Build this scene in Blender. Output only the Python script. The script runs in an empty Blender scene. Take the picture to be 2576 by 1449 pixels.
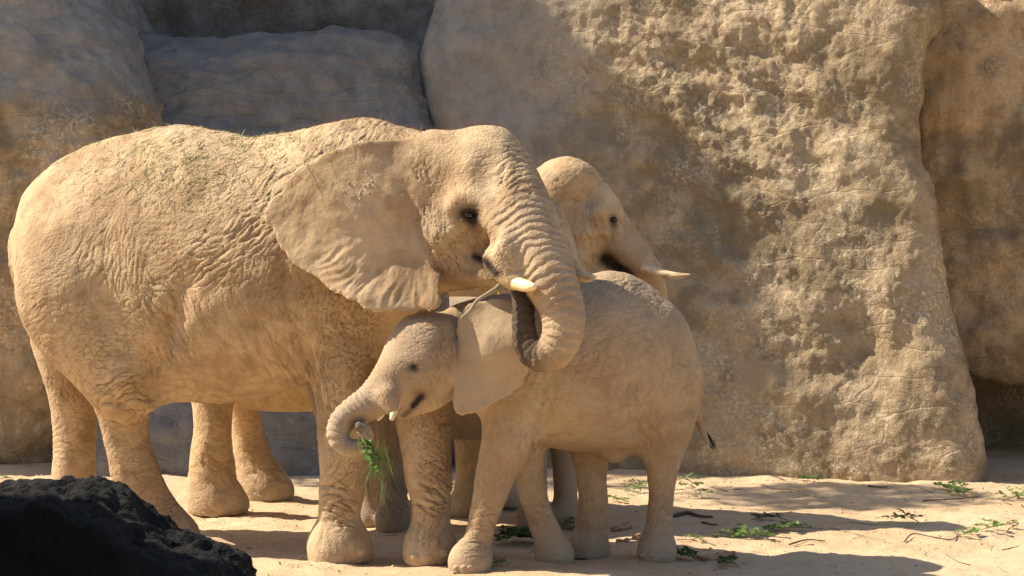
import bpy, math, random
import numpy as np
from mathutils import Vector, Matrix

random.seed(7)
RNG = np.random.default_rng(11)
SC = bpy.context.scene
COL = SC.collection

# ------------------------------------------------------------------ camera
CAM_H = 1.75                 # eye height of a standing visitor
F_PX = 4752.0                # focal length in units of a 2576 px wide picture
CX, HY = 1288.0, 654.0       # picture centre column, horizon row
cam = bpy.data.cameras.new('camera')
cam_o = bpy.data.objects.new('camera', cam)
COL.objects.link(cam_o)
cam_o.location = (0, 0, CAM_H)
cam_o.rotation_euler = (math.radians(90), 0, 0)
cam.sensor_width = 36.0
cam.lens = 36.0 * F_PX / 2576.0
cam.shift_y = -(724.5 - HY) / 2576.0
cam.clip_start = 0.1
cam.clip_end = 2000
cam.dof.use_dof = True
cam.dof.focus_distance = 11.0
cam.dof.aperture_fstop = 14.0
SC.camera = cam_o

# ------------------------------------------------------------------ sky, sun, exposure
SUN_EL = math.radians(44.0)
SUN_AZ = math.radians(8.0)   # how far the sun stands behind the picture plane, on the left
to_sun = Vector((-math.cos(SUN_EL) * math.cos(SUN_AZ), math.cos(SUN_EL) * math.sin(SUN_AZ), math.sin(SUN_EL)))
w = bpy.data.worlds.new('World'); SC.world = w; w.use_nodes = True
wn = w.node_tree
sky = wn.nodes.new('ShaderNodeTexSky'); sky.sky_type = 'NISHITA'; sky.sun_disc = False
sky.sun_elevation = SUN_EL
sky.sun_rotation = math.atan2(to_sun.x, to_sun.y)
sky.air_density = 1.0; sky.dust_density = 1.5; sky.ozone_density = 1.0
bg = wn.nodes['Background']; bg.inputs['Strength'].default_value = 0.09
wn.links.new(sky.outputs['Color'], bg.inputs['Color'])
sl = bpy.data.lights.new('sun', 'SUN'); sl.energy = 5.0; sl.angle = math.radians(0.53); sl.color = (1.0, 0.87, 0.68)
so = bpy.data.objects.new('sun', sl); COL.objects.link(so)
so.rotation_euler = (-to_sun).to_track_quat('-Z', 'Y').to_euler()
so.location = (-20, 5, 30)
SC.view_settings.view_transform = 'Standard'
SC.view_settings.look = 'None'
SC.view_settings.exposure = 0.82
SC.view_settings.gamma = 1.0
SC.cycles.max_bounces = 5
SC.cycles.diffuse_bounces = 3

# ------------------------------------------------------------------ small helpers
def P(px, py, d):
    """picture point at distance d (m) -> world"""
    return np.array([(px - CX) / F_PX * d, d, CAM_H + (HY - py) / F_PX * d])
def G(px, py):
    """picture point on the ground -> world"""
    d = CAM_H * F_PX / (py - HY)
    return np.array([(px - CX) / F_PX * d, d, 0.0])
def proj(V):
    return CX + F_PX * V[:, 0] / V[:, 1], HY - F_PX * (V[:, 2] - CAM_H) / V[:, 1]

def link(name, me, mat=None, parent=None, loc=None):
    o = bpy.data.objects.new(name, me); COL.objects.link(o)
    if mat and me is not None and not me.materials: me.materials.append(mat)
    if parent is not None: o.parent = parent
    if loc is not None: o.location = Vector([float(c) for c in loc])
    return o
def tag(o, label=None, cat=None, group=None, kind=None):
    if label: o['label'] = label
    if cat: o['category'] = cat
    if group: o['group'] = group
    if kind: o['kind'] = kind
    return o
def mesh_np(name, V, Q, smooth=True):
    """numpy verts and (n,k) faces -> mesh"""
    me = bpy.data.meshes.new(name)
    V = np.asarray(V, np.float32); Q = np.asarray(Q, np.int32)
    n, k = Q.shape
    me.vertices.add(len(V)); me.vertices.foreach_set('co', V.ravel())
    me.loops.add(n * k); me.loops.foreach_set('vertex_index', Q.ravel())
    me.polygons.add(n)
    me.polygons.foreach_set('loop_start', np.arange(0, n * k, k, dtype=np.int32))
    me.polygons.foreach_set('loop_total', np.full(n, k, np.int32))
    me.polygons.foreach_set('use_smooth', np.full(n, smooth, bool))
    me.update(calc_edges=True)
    return me
def get_np(me):
    V = np.empty(len(me.vertices) * 3, np.float32); me.vertices.foreach_get('co', V)
    N = np.empty(len(me.vertices) * 3, np.float32); me.vertices.foreach_get('normal', N)
    return V.reshape(-1, 3), N.reshape(-1, 3)
def set_np(me, V):
    me.vertices.foreach_set('co', np.asarray(V, np.float32).ravel()); me.update()
def attr(me, name, A):
    A = np.asarray(A, np.float32)
    if A.ndim == 1:
        a = me.attributes.new(name, 'FLOAT', 'POINT'); a.data.foreach_set('value', A)
    else:
        a = me.attributes.new(name, 'FLOAT_COLOR', 'POINT'); a.data.foreach_set('color', A.ravel())
def catmull(V, Q):
    """one Catmull-Clark step on a quad mesh"""
    nv = len(V); nf = len(Q)
    fp = V[Q].mean(1)
    e = np.stack([Q, np.roll(Q, -1, 1)], -1).reshape(-1, 2); e.sort(1)
    key = e[:, 0].astype(np.int64) * nv + e[:, 1]
    uk, first, inv = np.unique(key, return_index=True, return_inverse=True)
    ue = e[first]; ne = len(ue); fi = np.repeat(np.arange(nf), 4)
    cnt = np.bincount(inv, minlength=ne)
    ef = np.stack([np.bincount(inv, fp[fi, c], ne) for c in range(3)], 1)
    mid = (V[ue[:, 0]] + V[ue[:, 1]])
    ep = (mid + ef) / (2 + cnt)[:, None]
    vf = Q.ravel(); n = np.maximum(np.bincount(vf, minlength=nv), 1)[:, None]
    F = np.stack([np.bincount(vf, fp[fi, c], nv) for c in range(3)], 1) / n
    R = np.zeros((nv, 3)); rn = np.zeros(nv)
    for k in (0, 1):
        rn += np.bincount(ue[:, k], minlength=nv)
        for c in range(3): R[:, c] += np.bincount(ue[:, k], mid[:, c] / 2, nv)
    R /= np.maximum(rn, 1)[:, None]
    vp = (F + 2 * R + (n - 3) * V) / n
    ei = inv.reshape(nf, 4) + nv; fx = (np.arange(nf) + nv + ne)[:, None].repeat(4, 1)
    q = np.stack([Q, ei, fx, np.roll(ei, 1, 1)], -1).reshape(-1, 4)
    return np.vstack([vp, ep, fp]).astype(np.float32), q.astype(np.int32)

# gradient noise, vectorised
_perm = RNG.permutation(256).astype(np.int32)
_perm = np.concatenate([_perm, _perm, _perm])
_g = RNG.normal(size=(256, 3)); _g = (_g / np.linalg.norm(_g, axis=1)[:, None]).astype(np.float32)
def noise(Q):
    Q = np.asarray(Q, np.float32)
    i = np.floor(Q).astype(np.int32); f = Q - i; i &= 255
    u = f * f * f * (f * (f * 6 - 15) + 10)
    out = None; r = {}
    for a in (0, 1):
        for b in (0, 1):
            for c in (0, 1):
                g = _g[_perm[_perm[_perm[i[:, 0] + a] + i[:, 1] + b] + i[:, 2] + c]]
                r[a, b, c] = g[:, 0] * (f[:, 0] - a) + g[:, 1] * (f[:, 1] - b) + g[:, 2] * (f[:, 2] - c)
    L = lambda x, y, t: x + (y - x) * t
    x00 = L(r[0, 0, 0], r[1, 0, 0], u[:, 0]); x10 = L(r[0, 1, 0], r[1, 1, 0], u[:, 0])
    x01 = L(r[0, 0, 1], r[1, 0, 1], u[:, 0]); x11 = L(r[0, 1, 1], r[1, 1, 1], u[:, 0])
    return L(L(x00, x10, u[:, 1]), L(x01, x11, u[:, 1]), u[:, 2]) * 1.6
def fbm(Q, oct=4, gain=.5):
    s = 0; a = 1
    for k in range(oct):
        s = s + a * noise(Q * (2 ** k) + 17.3 * k); a *= gain
    return s
def cells(Q):
    """(F2-F1) of a jittered cellular pattern: 0 on the cracks"""
    Q = np.asarray(Q, np.float32)
    i = np.floor(Q).astype(np.int32); f = Q - i
    f1 = np.full(len(Q), 9., np.float32); f2 = f1.copy()
    for a in (-1, 0, 1):
        for b in (-1, 0, 1):
            for c in (-1, 0, 1):
                h = _perm[_perm[_perm[(i[:, 0] + a) & 255] + ((i[:, 1] + b) & 255)] + ((i[:, 2] + c) & 255)]
                j = _g[h] * .5
                d = (a + .5 + j[:, 0] - f[:, 0]) ** 2 + (b + .5 + j[:, 1] - f[:, 1]) ** 2 + (c + .5 + j[:, 2] - f[:, 2]) ** 2
                f2 = np.minimum(f2, np.maximum(f1, d)); f1 = np.minimum(f1, d)
    return np.sqrt(f2) - np.sqrt(f1)
def cells2(x, y):
    """the same in two dimensions"""
    x = np.asarray(x, np.float32); y = np.asarray(y, np.float32)
    ix = np.floor(x).astype(np.int32); iy = np.floor(y).astype(np.int32); fx = x - ix; fy = y - iy
    f1 = np.full(len(x), 9., np.float32); f2 = f1.copy()
    for a in (-1, 0, 1):
        for b in (-1, 0, 1):
            j = _g[_perm[_perm[(ix + a) & 255] + ((iy + b) & 255)]] * .55
            d = (a + .5 + j[:, 0] - fx) ** 2 + (b + .5 + j[:, 1] - fy) ** 2
            f2 = np.minimum(f2, np.maximum(f1, d)); f1 = np.minimum(f1, d)
    return np.sqrt(f2) - np.sqrt(f1)
def sstep(a, b, x):
    t = np.clip((x - a) / (b - a), 0, 1); return t * t * (3 - 2 * t)

# ------------------------------------------------------------------ signed-distance modelling
def spline(pts, n=6):
    """Catmull-Rom resample of rows"""
    p = np.asarray(pts, float); p = np.vstack([2 * p[0] - p[1], p, 2 * p[-1] - p[-2]])
    out = []
    for k in range(1, len(p) - 2):
        for t in np.arange(n) / n:
            out.append(.5 * ((2 * p[k]) + (-p[k - 1] + p[k + 1]) * t + (2 * p[k - 1] - 5 * p[k] + 4 * p[k + 1] - p[k + 2]) * t ** 2
                       + (-p[k - 1] + 3 * p[k] - 3 * p[k + 1] + p[k + 2]) * t ** 3))
    out.append(p[-2]); return np.array(out)
def poly_sdf(U, V, poly):
    poly = np.asarray(poly, np.float32); n = len(poly)
    d = np.full(U.shape, 1e9, np.float32); s = np.ones(U.shape, np.float32)
    for k in range(n):
        a = poly[k]; b = poly[k - 1]; ex, ey = b - a
        wx = U - a[0]; wy = V - a[1]
        t = np.clip((wx * ex + wy * ey) / (ex * ex + ey * ey + 1e-12), 0, 1)
        d = np.minimum(d, (wx - ex * t) ** 2 + (wy - ey * t) ** 2)
        c1 = V >= a[1]; c2 = V < b[1]; c3 = ex * wy > ey * wx
        s = np.where((c1 & c2 & c3) | (~c1 & ~c2 & ~c3), -s, s)
    return s * np.sqrt(d)
class Vol:
    def __init__(self, lo, hi, h):
        self.lo = np.asarray(lo, float); self.h = h
        n = np.ceil((np.asarray(hi) - self.lo) / h).astype(int) + 1
        self.ax = [(self.lo[k] + h * np.arange(n[k])).astype(np.float32) for k in range(3)]
        self.F = np.full(n, 1.0, np.float32)
    def box(self, lo, hi):
        s = []
        for k in range(3):
            a = int(np.clip(np.floor((lo[k] - self.lo[k]) / self.h), 0, self.F.shape[k] - 1))
            b = int(np.clip(np.ceil((hi[k] - self.lo[k]) / self.h) + 1, a + 1, self.F.shape[k]))
            s.append(slice(a, b))
        s = tuple(s)
        X = self.ax[0][s[0]][:, None, None]; Y = self.ax[1][s[1]][None, :, None]; Z = self.ax[2][s[2]][None, None, :]
        return s, X, Y, Z
    def add(self, s, d, k):
        a = self.F[s]
        if k <= 0: self.F[s] = np.minimum(a, d); return
        h = np.maximum(k - np.abs(a - d), 0) / k
        self.F[s] = np.minimum(a, d) - h * h * k * .25
    def sub(self, s, d, k):
        a = self.F[s]; d = -d
        h = np.maximum(k - np.abs(a - d), 0) / k
        self.F[s] = np.maximum(a, d) + h * h * k * .25
    def chain(self, pts, k=.06, n=5, carve=False):
        """pts rows x,y,z,r : a tapered tube"""
        p = spline(pts, n) if n > 1 else np.asarray(pts, float)
        r = p[:, 3].max(); m = r + k + 3 * self.h
        s, X, Y, Z = self.box(p[:, :3].min(0) - m, p[:, :3].max(0) + m)
        d = np.full((X.shape[0], Y.shape[1], Z.shape[2]), 9., np.float32)
        for a, b in zip(p[:-1], p[1:]):
            m2 = max(a[3], b[3]) + k + 3 * self.h + .05
            lo = np.minimum(a[:3], b[:3]) - m2; hi = np.maximum(a[:3], b[:3]) + m2
            ss = []
            for q, arr in enumerate((X.ravel(), Y.ravel(), Z.ravel())):
                i0 = int(np.searchsorted(arr, lo[q])); i1 = int(np.searchsorted(arr, hi[q]))
                ss.append(slice(i0, max(i1, i0 + 1)))
            ss = tuple(ss)
            x = X[ss[0]] - a[0]; y = Y[:, ss[1]] - a[1]; z = Z[:, :, ss[2]] - a[2]
            e = (b - a)[:3]; t = np.clip((x * e[0] + y * e[1] + z * e[2]) / (e @ e + 1e-12), 0, 1)
            dd = np.sqrt((x - e[0] * t) ** 2 + (y - e[1] * t) ** 2 + (z - e[2] * t) ** 2) - (a[3] + (b[3] - a[3]) * t)
            d[ss] = np.minimum(d[ss], dd.astype(np.float32))
        (self.sub if carve else self.add)(s, d, k)
    def ell(self, c, r, yaw=0, pitch=0, roll=0, k=.06, carve=False):
        """ellipsoid, radii along (forward, lateral, up) of a frame turned by yaw, pitch"""
        c = np.asarray(c, float); r = np.asarray(r, float); m = r.max() + k + 3 * self.h
        s, X, Y, Z = self.box(c - m, c + m)
        R = np.array(Matrix.Rotation(math.radians(yaw), 3, 'Z') @ Matrix.Rotation(math.radians(pitch), 3, 'Y') @ Matrix.Rotation(math.radians(roll), 3, 'X'))
        x, y, z = X - c[0], Y - c[1], Z - c[2]
        q = [(x * R[0, k2] + y * R[1, k2] + z * R[2, k2]) / r[k2] for k2 in range(3)]
        k0 = np.sqrt(q[0] ** 2 + q[1] ** 2 + q[2] ** 2) + 1e-6
        k1 = np.sqrt((q[0] / r[0]) ** 2 + (q[1] / r[1]) ** 2 + (q[2] / r[2]) ** 2) + 1e-6
        (self.sub if carve else self.add)(s, (k0 * (k0 - 1) / k1).astype(np.float32), k)
    def loft(self, st, k=.05):
        """rows x, yc, ztop, zbot, half width; x is the parameter"""
        st = np.asarray(st, float); st = st[np.argsort(st[:, 0])]
        # smooth interpolation (monotone-ish): dense linear then blur
        xs = np.linspace(st[0, 0], st[-1, 0], 400)
        tab = np.stack([np.interp(xs, st[:, 0], st[:, c]) for c in range(1, 5)], 1)
        ker = np.hanning(23); ker /= ker.sum()
        pad = np.vstack([np.repeat(tab[:1], 11, 0), tab, np.repeat(tab[-1:], 11, 0)])
        tab = np.stack([np.convolve(pad[:, c], ker, 'valid') for c in range(4)], 1)
        mw = st[:, 4].max() + .1
        s, X, Y, Z = self.box((xs[0] - .15, st[:, 1].min() - mw, st[:, 3].min() - .15), (xs[-1] + .15, st[:, 1].max() + mw, st[:, 2].max() + .15))
        g = lambda c: np.interp(X.ravel(), xs, tab[:, c]).astype(np.float32)[:, None, None]
        yc, zt, zb, hw = g(0), g(1), g(2), g(3)
        zc = (zt + zb) / 2; hz = (zt - zb) / 2
        a = (Y - yc) / hw; b = (Z - zc) / hz
        k0 = np.sqrt(a * a + b * b) + 1e-6; k1 = np.sqrt((a / hw) ** 2 + (b / hz) ** 2) + 1e-6
        d = k0 * (k0 - 1) / k1
        d = np.maximum(d, np.maximum(xs[0] - X, X - xs[-1]))
        self.add(s, d.astype(np.float32), k)
    def sheet(self, outline, front, back, bulge, thick=.03, k=.03, rim=.012):
        """an ear: outline = world points, front/back = two points fixing the vertical sheet's plane"""
        O = np.asarray(front, float); U = np.asarray(back, float) - O; U[2] = 0; U /= np.linalg.norm(U)
        Wd = np.array([U[1], -U[0], 0.0])
        if Wd[1] > 0: Wd = -Wd            # towards the visitor
        ol = np.array([[(q - O) @ U, q[2]] for q in outline])
        pts = np.array(outline); m = .3
        lo = pts.min(0) - m; hi = pts.max(0) + m
        s, X, Y, Z = self.box(lo, hi)
        u = (X - O[0]) * U[0] + (Y - O[1]) * U[1] + 0 * Z
        v = Z + 0 * u
        wv = (X - O[0]) * Wd[0] + (Y - O[1]) * Wd[1] - bulge(u, v)
        d2 = poly_sdf(u, v, ol)
        inner = np.clip(-d2 / .12, 0, 1)
        dz = np.abs(wv) - (rim + (thick - rim) * inner) * .5
        d = np.minimum(np.maximum(d2, dz), 0) + np.sqrt(np.maximum(d2, 0) ** 2 + np.maximum(dz, 0) ** 2)
        self.add(s, d.astype(np.float32) - .004, k)
        return O, U, Wd, ol
    def cut_ground(self, z=0.0):
        Z = self.ax[2][None, None, :]
        self.F = np.maximum(self.F, z - Z)
    def ray(self, px, py, dmin, dmax):
        """first surface point seen through a picture point"""
        for d in np.arange(dmin, dmax, .004):
            q = P(px, py, d); i = np.round((q - self.lo) / self.h).astype(int)
            if (i < 0).any() or (i >= self.F.shape).any(): continue
            if self.F[tuple(i)] < 0: return q
        return P(px, py, (dmin + dmax) / 2)
    def mesh(self):
        F = np.pad(self.F, 1, constant_values=.5); lo = self.lo - self.h
        S = F < 0
        n = np.array(F.shape) - 1
        cnt = np.zeros(n, np.int8)
        for a in (0, 1):
            for b in (0, 1):
                for c in (0, 1):
                    cnt += S[a:a + n[0], b:b + n[1], c:c + n[2]]
        I, J, K = np.nonzero((cnt > 0) & (cnt < 8))
        idx = np.full(n, -1, np.int32); idx[I, J, K] = np.arange(len(I))
        acc = np.zeros((len(I), 3), np.float32); num = np.zeros(len(I), np.float32)
        for ax in range(3):
            o = [k for k in range(3) if k != ax]
            for a in (0, 1):
                for b in (0, 1):
                    off = [0, 0, 0]; off[o[0]] = a; off[o[1]] = b
                    f0 = F[I + off[0], J + off[1], K + off[2]]
                    off2 = list(off); off2[ax] = 1
                    f1 = F[I + off2[0], J + off2[1], K + off2[2]]
                    m = (f0 < 0) != (f1 < 0)
                    t = np.where(m, f0 / np.where(m, f0 - f1, 1), 0)
                    v = np.zeros((len(I), 3), np.float32); v[:, o[0]] = a; v[:, o[1]] = b; v[:, ax] = t
                    acc += v * m[:, None]; num += m
        V = acc / num[:, None] + np.stack([I, J, K], 1)
        V = V * self.h + lo
        quads = []
        for ax in range(3):
            o1, o2 = (ax + 1) % 3, (ax + 2) % 3
            sl0 = [slice(None)] * 3; sl1 = [slice(None)] * 3
            sl0[ax] = slice(0, -1); sl1[ax] = slice(1, None)
            A = S[tuple(sl0)]; B = S[tuple(sl1)]
            E = np.array(np.nonzero(A != B)).T
            e1 = np.zeros(3, int); e1[o1] = 1; e2 = np.zeros(3, int); e2[o2] = 1
            q = [idx[tuple((E - x).T)] for x in (e1 + e2, e2, 0 * e1, e1)]
            q = np.stack(q, 1); fl = ~A[tuple(E.T)]
            q[fl] = q[fl][:, ::-1]; quads.append(q)
        Q = np.vstack(quads)
        return V, Q

# ------------------------------------------------------------------ materials
class NT:
    def __init__(self, name):
        self.m = bpy.data.materials.new(name); self.m.use_nodes = True
        self.t = self.m.node_tree; self.n = self.t.nodes; self.b = self.n['Principled BSDF']
        self.b.inputs['Specular IOR Level'].default_value = .25
    def new(self, ty, **kw):
        x = self.n.new(ty)
        for k, v in kw.items(): setattr(x, k, v)
        return x
    def put(self, sock, val):
        if hasattr(val, 'links') or isinstance(val, bpy.types.NodeSocket): self.t.links.new(val, sock)
        else: sock.default_value = val
    def noise(self, vec, scale, detail=4, rough=.55, dist=0.0):
        x = self.new('ShaderNodeTexNoise'); self.put(x.inputs['Vector'], vec)
        x.inputs['Scale'].default_value = scale; x.inputs['Detail'].default_value = detail
        x.inputs['Roughness'].default_value = rough; x.inputs['Distortion'].default_value = dist
        return x.outputs['Fac']
    def voro(self, vec, scale, feature='DISTANCE_TO_EDGE', rnd=1.0):
        x = self.new('ShaderNodeTexVoronoi', feature=feature); self.put(x.inputs['Vector'], vec)
        x.inputs['Scale'].default_value = scale; x.inputs['Randomness'].default_value = rnd
        return x.outputs['Distance']
    def ramp(self, fac, a, b, lo=0.0, hi=1.0, smooth=True):
        x = self.new('ShaderNodeMapRange'); x.interpolation_type = 'SMOOTHSTEP' if smooth else 'LINEAR'
        self.put(x.inputs['Value'], fac); x.inputs['From Min'].default_value = a; x.inputs['From Max'].default_value = b
        x.inputs['To Min'].default_value = lo; x.inputs['To Max'].default_value = hi
        return x.outputs['Result']
    def math(self, op, a, b=0.0):
        x = self.new('ShaderNodeMath', operation=op); self.put(x.inputs[0], a); self.put(x.inputs[1], b); return x.outputs[0]
    def mix(self, fac, a, b):
        x = self.new('ShaderNodeMix', data_type='RGBA'); self.put(x.inputs['Factor'], fac)
        for s, v in ((x.inputs['A'], a), (x.inputs['B'], b)):
            if isinstance(v, tuple): s.default_value = (*v, 1) if len(v) == 3 else v
            else: self.t.links.new(v, s)
        return x.outputs['Result']
    def mapping(self, vec, rot=(0, 0, 0), scale=(1, 1, 1)):
        x = self.new('ShaderNodeMapping'); self.put(x.inputs['Vector'], vec)
        x.inputs['Rotation'].default_value = [math.radians(a) for a in rot]; x.inputs['Scale'].default_value = scale
        return x.outputs['Vector']
    def obj(self): return self.new('ShaderNodeTexCoord').outputs['Object']
    def attr(self, name, out='Fac'): return self.new('ShaderNodeAttribute', attribute_name=name).outputs[out]
    def bump(self, h, dist, strength=1.0, normal=None):
        x = self.new('ShaderNodeBump'); self.put(x.inputs['Height'], h); x.inputs['Distance'].default_value = dist
        x.inputs['Strength'].default_value = strength
        if normal is not None: self.t.links.new(normal, x.inputs['Normal'])
        return x.outputs['Normal']
    def out(self, col=None, rough=None, normal=None):
        if col is not None:
            if isinstance(col, tuple): self.b.inputs['Base Color'].default_value = (*col, 1)
            else: self.t.links.new(col, self.b.inputs['Base Color'])
        if rough is not None: self.put(self.b.inputs['Roughness'], rough)
        if normal is not None: self.t.links.new(normal, self.b.inputs['Normal'])
        return self.m
def warp(n, vec, scale, amt):
    x = n.new('ShaderNodeTexNoise'); n.put(x.inputs['Vector'], vec); x.inputs['Scale'].default_value = scale; x.inputs['Detail'].default_value = 2
    v = n.new('ShaderNodeVectorMath', operation='MULTIPLY_ADD')
    n.put(v.inputs[0], x.outputs['Color']); v.inputs[1].default_value = (amt,) * 3; n.put(v.inputs[2], vec)
    return v.outputs['Vector']

def skin_mat(name, dust, mid, grey, wet_shade=(.035, .024, .017), crack=1.0):
    n = NT(name); o = n.obj()
    mk = n.new('ShaderNodeSeparateColor'); n.t.links.new(n.attr('masks', 'Color'), mk.inputs[0])
    trunk, ear, dark = mk.outputs[0], mk.outputs[1], mk.outputs[2]
    g = n.attr('grey')
    big = n.noise(o, 2.3, 3, .6); med = n.noise(o, 11, 4, .65); fine = n.noise(o, 75, 2, .6)
    c = n.mix(n.ramp(n.math('ADD', big, n.math('MULTIPLY', n.math('SUBTRACT', med, .5), .7)), .34, .66), mid, dust)
    c = n.mix(n.math('MULTIPLY', n.ramp(med, .5, .75), .35), c, tuple(x * .72 for x in mid))
    c = n.mix(n.math('MULTIPLY', n.ramp(n.noise(o, 4.5, 4, .7, .6), .52, .68), .40), c, grey)
    c = n.mix(g, c, grey)
    c = n.mix(n.math('MULTIPLY', n.ramp(fine, .55, .75), .22), c, tuple(x * .6 for x in mid))
    c = n.mix(n.math('MULTIPLY', n.attr('crease'), .85), c, tuple(x * .42 for x in mid))     # darker brown along the fold creases
    c = n.mix(dark, c, wet_shade)  # moist eyes and mouths; also shade painted into trunk curl, mouth openings, ear creases
    # skin cracks: a net of fine cells, weaker on the ear
    w1 = warp(n, o, 6, .10)
    v1 = n.ramp(n.voro(w1, 21), 0, .15)
    v2 = n.ramp(n.voro(n.mapping(w1, (0, 25, 10), (1.0, 1.0, 1.6)), 40), 0, .22)
    h = n.math('ADD', n.math('MULTIPLY', v1, .14 * crack), n.math('MULTIPLY', v2, .20 * crack))
    h = n.math('MULTIPLY', h, n.math('SUBTRACT', 1.0, n.math('MULTIPLY', ear, .75)))
    h = n.math('ADD', h, n.math('MULTIPLY', fine, .25))
    rough = n.mix(dark, (.92,) * 3, (.6,) * 3)
    return n.out(c, .9, n.bump(h, .007, 1.0))

def rock_mat(name, base, dark, light, speck=1.0, grey=None, bump=.02, streak=True, lines=.35):
    n = NT(name); o = n.obj()
    a = n.noise(o, .9, 4, .62, .4); b = n.noise(o, 4.2, 4, .68, .3); c = n.noise(o, 30, 3, .75); d = n.noise(o, 95, 2, .65)
    col = n.mix(n.ramp(n.math('ADD', a, n.math('MULTIPLY', n.math('SUBTRACT', b, .5), .8)), .40, .62), dark, base)
    # pale lime grains over the patches
    sp = n.ramp(n.math('ADD', n.math('MULTIPLY', c, .6), n.math('MULTIPLY', d, .5)), .555, .61)
    pm = n.ramp(n.noise(o, 1.7, 4, .6), .42, .62)
    col = n.mix(n.math('MULTIPLY', n.math('MULTIPLY', sp, pm), .75 * speck), col, light)
    col = n.mix(n.math('MULTIPLY', n.ramp(d, .54, .66), .55), col, tuple(x * .5 for x in dark))
    if streak:
        s = n.noise(n.mapping(o, (0, 0, 0), (3.2, 3.2, .45)), 1.6, 5, .6)
        col = n.mix(n.math('MULTIPLY', n.ramp(s, .52, .72), .5), col, tuple(x * .7 for x in dark))
    if grey is not None:
        ln = n.voro(warp(n, n.mapping(o, (0, 14, 0), (.55, .8, 2.6)), 1.6, .7), 1.5)
        lm = n.math('MULTIPLY', n.ramp(ln, .0, .014, 1, 0), n.ramp(n.noise(o, 1.9, 3, .6), .50, .60)); lm = n.math('MULTIPLY', lm, lines)
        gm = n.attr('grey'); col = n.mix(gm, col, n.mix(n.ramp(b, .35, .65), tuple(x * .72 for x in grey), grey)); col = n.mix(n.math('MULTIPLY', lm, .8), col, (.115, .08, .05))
    h = n.math('ADD', n.math('MULTIPLY', b, .9), n.math('MULTIPLY', c, .75))
    if grey is not None: h = n.math('SUBTRACT', h, n.math('MULTIPLY', lm, .6))
    h = n.math('ADD', h, n.math('MULTIPLY', d, .30))
    cr = n.ramp(n.voro(warp(n, n.mapping(o, (0, 20, 0), (1, 1, 2.2)), 2.2, .5), 1.3), 0, .035)
    h = n.math('ADD', h, n.math('MULTIPLY', cr, .25))
    return n.out(col, .95, n.bump(h, bump, .9))

def sand_mat():
    n = NT('sand'); o = n.obj()
    a = n.noise(o, .8, 5, .6); b = n.noise(o, 9, 5, .7); c = n.noise(o, 60, 4, .7); d = n.noise(o, 300, 2, .5)
    col = n.mix(n.ramp(a, .35, .65), (.60, .435, .265), (.68, .52, .34))
    col = n.mix(n.math('MULTIPLY', n.ramp(b, .50, .72), .45), col, (.36, .235, .135))
    col = n.mix(n.math('MULTIPLY', n.ramp(c, .56, .70), .5), col, (.30, .19, .11))
    col = n.mix(n.math('MULTIPLY', n.ramp(d, .58, .70), .5), col, (.66, .52, .35))
    v = n.ramp(n.voro(o, 55, 'F1'), .0, .35, 1, 0)
    h = n.math('ADD', n.math('MULTIPLY', b, .8), n.math('MULTIPLY', c, .6))
    h = n.math('ADD', h, n.math('MULTIPLY', n.math('MULTIPLY', v, n.ramp(b, .45, .6)), .5))
    h = n.math('ADD', h, n.math('MULTIPLY', d, .2))
    return n.out(col, .95, n.bump(h, .02, .9))
def plain_mat(name, c1, c2, scale=20, rough=.7, bump=.0, detail=4, stretch=(1, 1, 1), spec=.25):
    n = NT(name); o = n.mapping(n.obj(), (0, 0, 0), stretch)
    f = n.noise(o, scale, detail, .6)
    n.b.inputs['Specular IOR Level'].default_value = spec
    return n.out(n.mix(n.ramp(f, .35, .65), c1, c2), rough, n.bump(f, bump) if bump else None)
def leaf_mat(name, c1, c2):
    n = NT(name); o = n.new('ShaderNodeObjectInfo')
    col = n.mix(o.outputs['Random'], c1, c2)
    f = n.noise(n.obj(), 40, 3, .6)
    col = n.mix(n.math('MULTIPLY', n.ramp(f, .5, .7), .4), col, tuple(x * .6 for x in c1))
    n.b.inputs['Subsurface Weight'].default_value = .0
    tr = n.new('ShaderNodeBsdfTranslucent'); n.t.links.new(col, tr.inputs['Color'])
    mx = n.new('ShaderNodeMixShader'); mx.inputs[0].default_value = .3
    n.out(col, .5)
    n.t.links.new(n.b.outputs[0], mx.inputs[1]); n.t.links.new(tr.outputs[0], mx.inputs[2])
    n.t.links.new(mx.outputs[0], n.n['Material Output'].inputs['Surface'])
    return n.m

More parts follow.
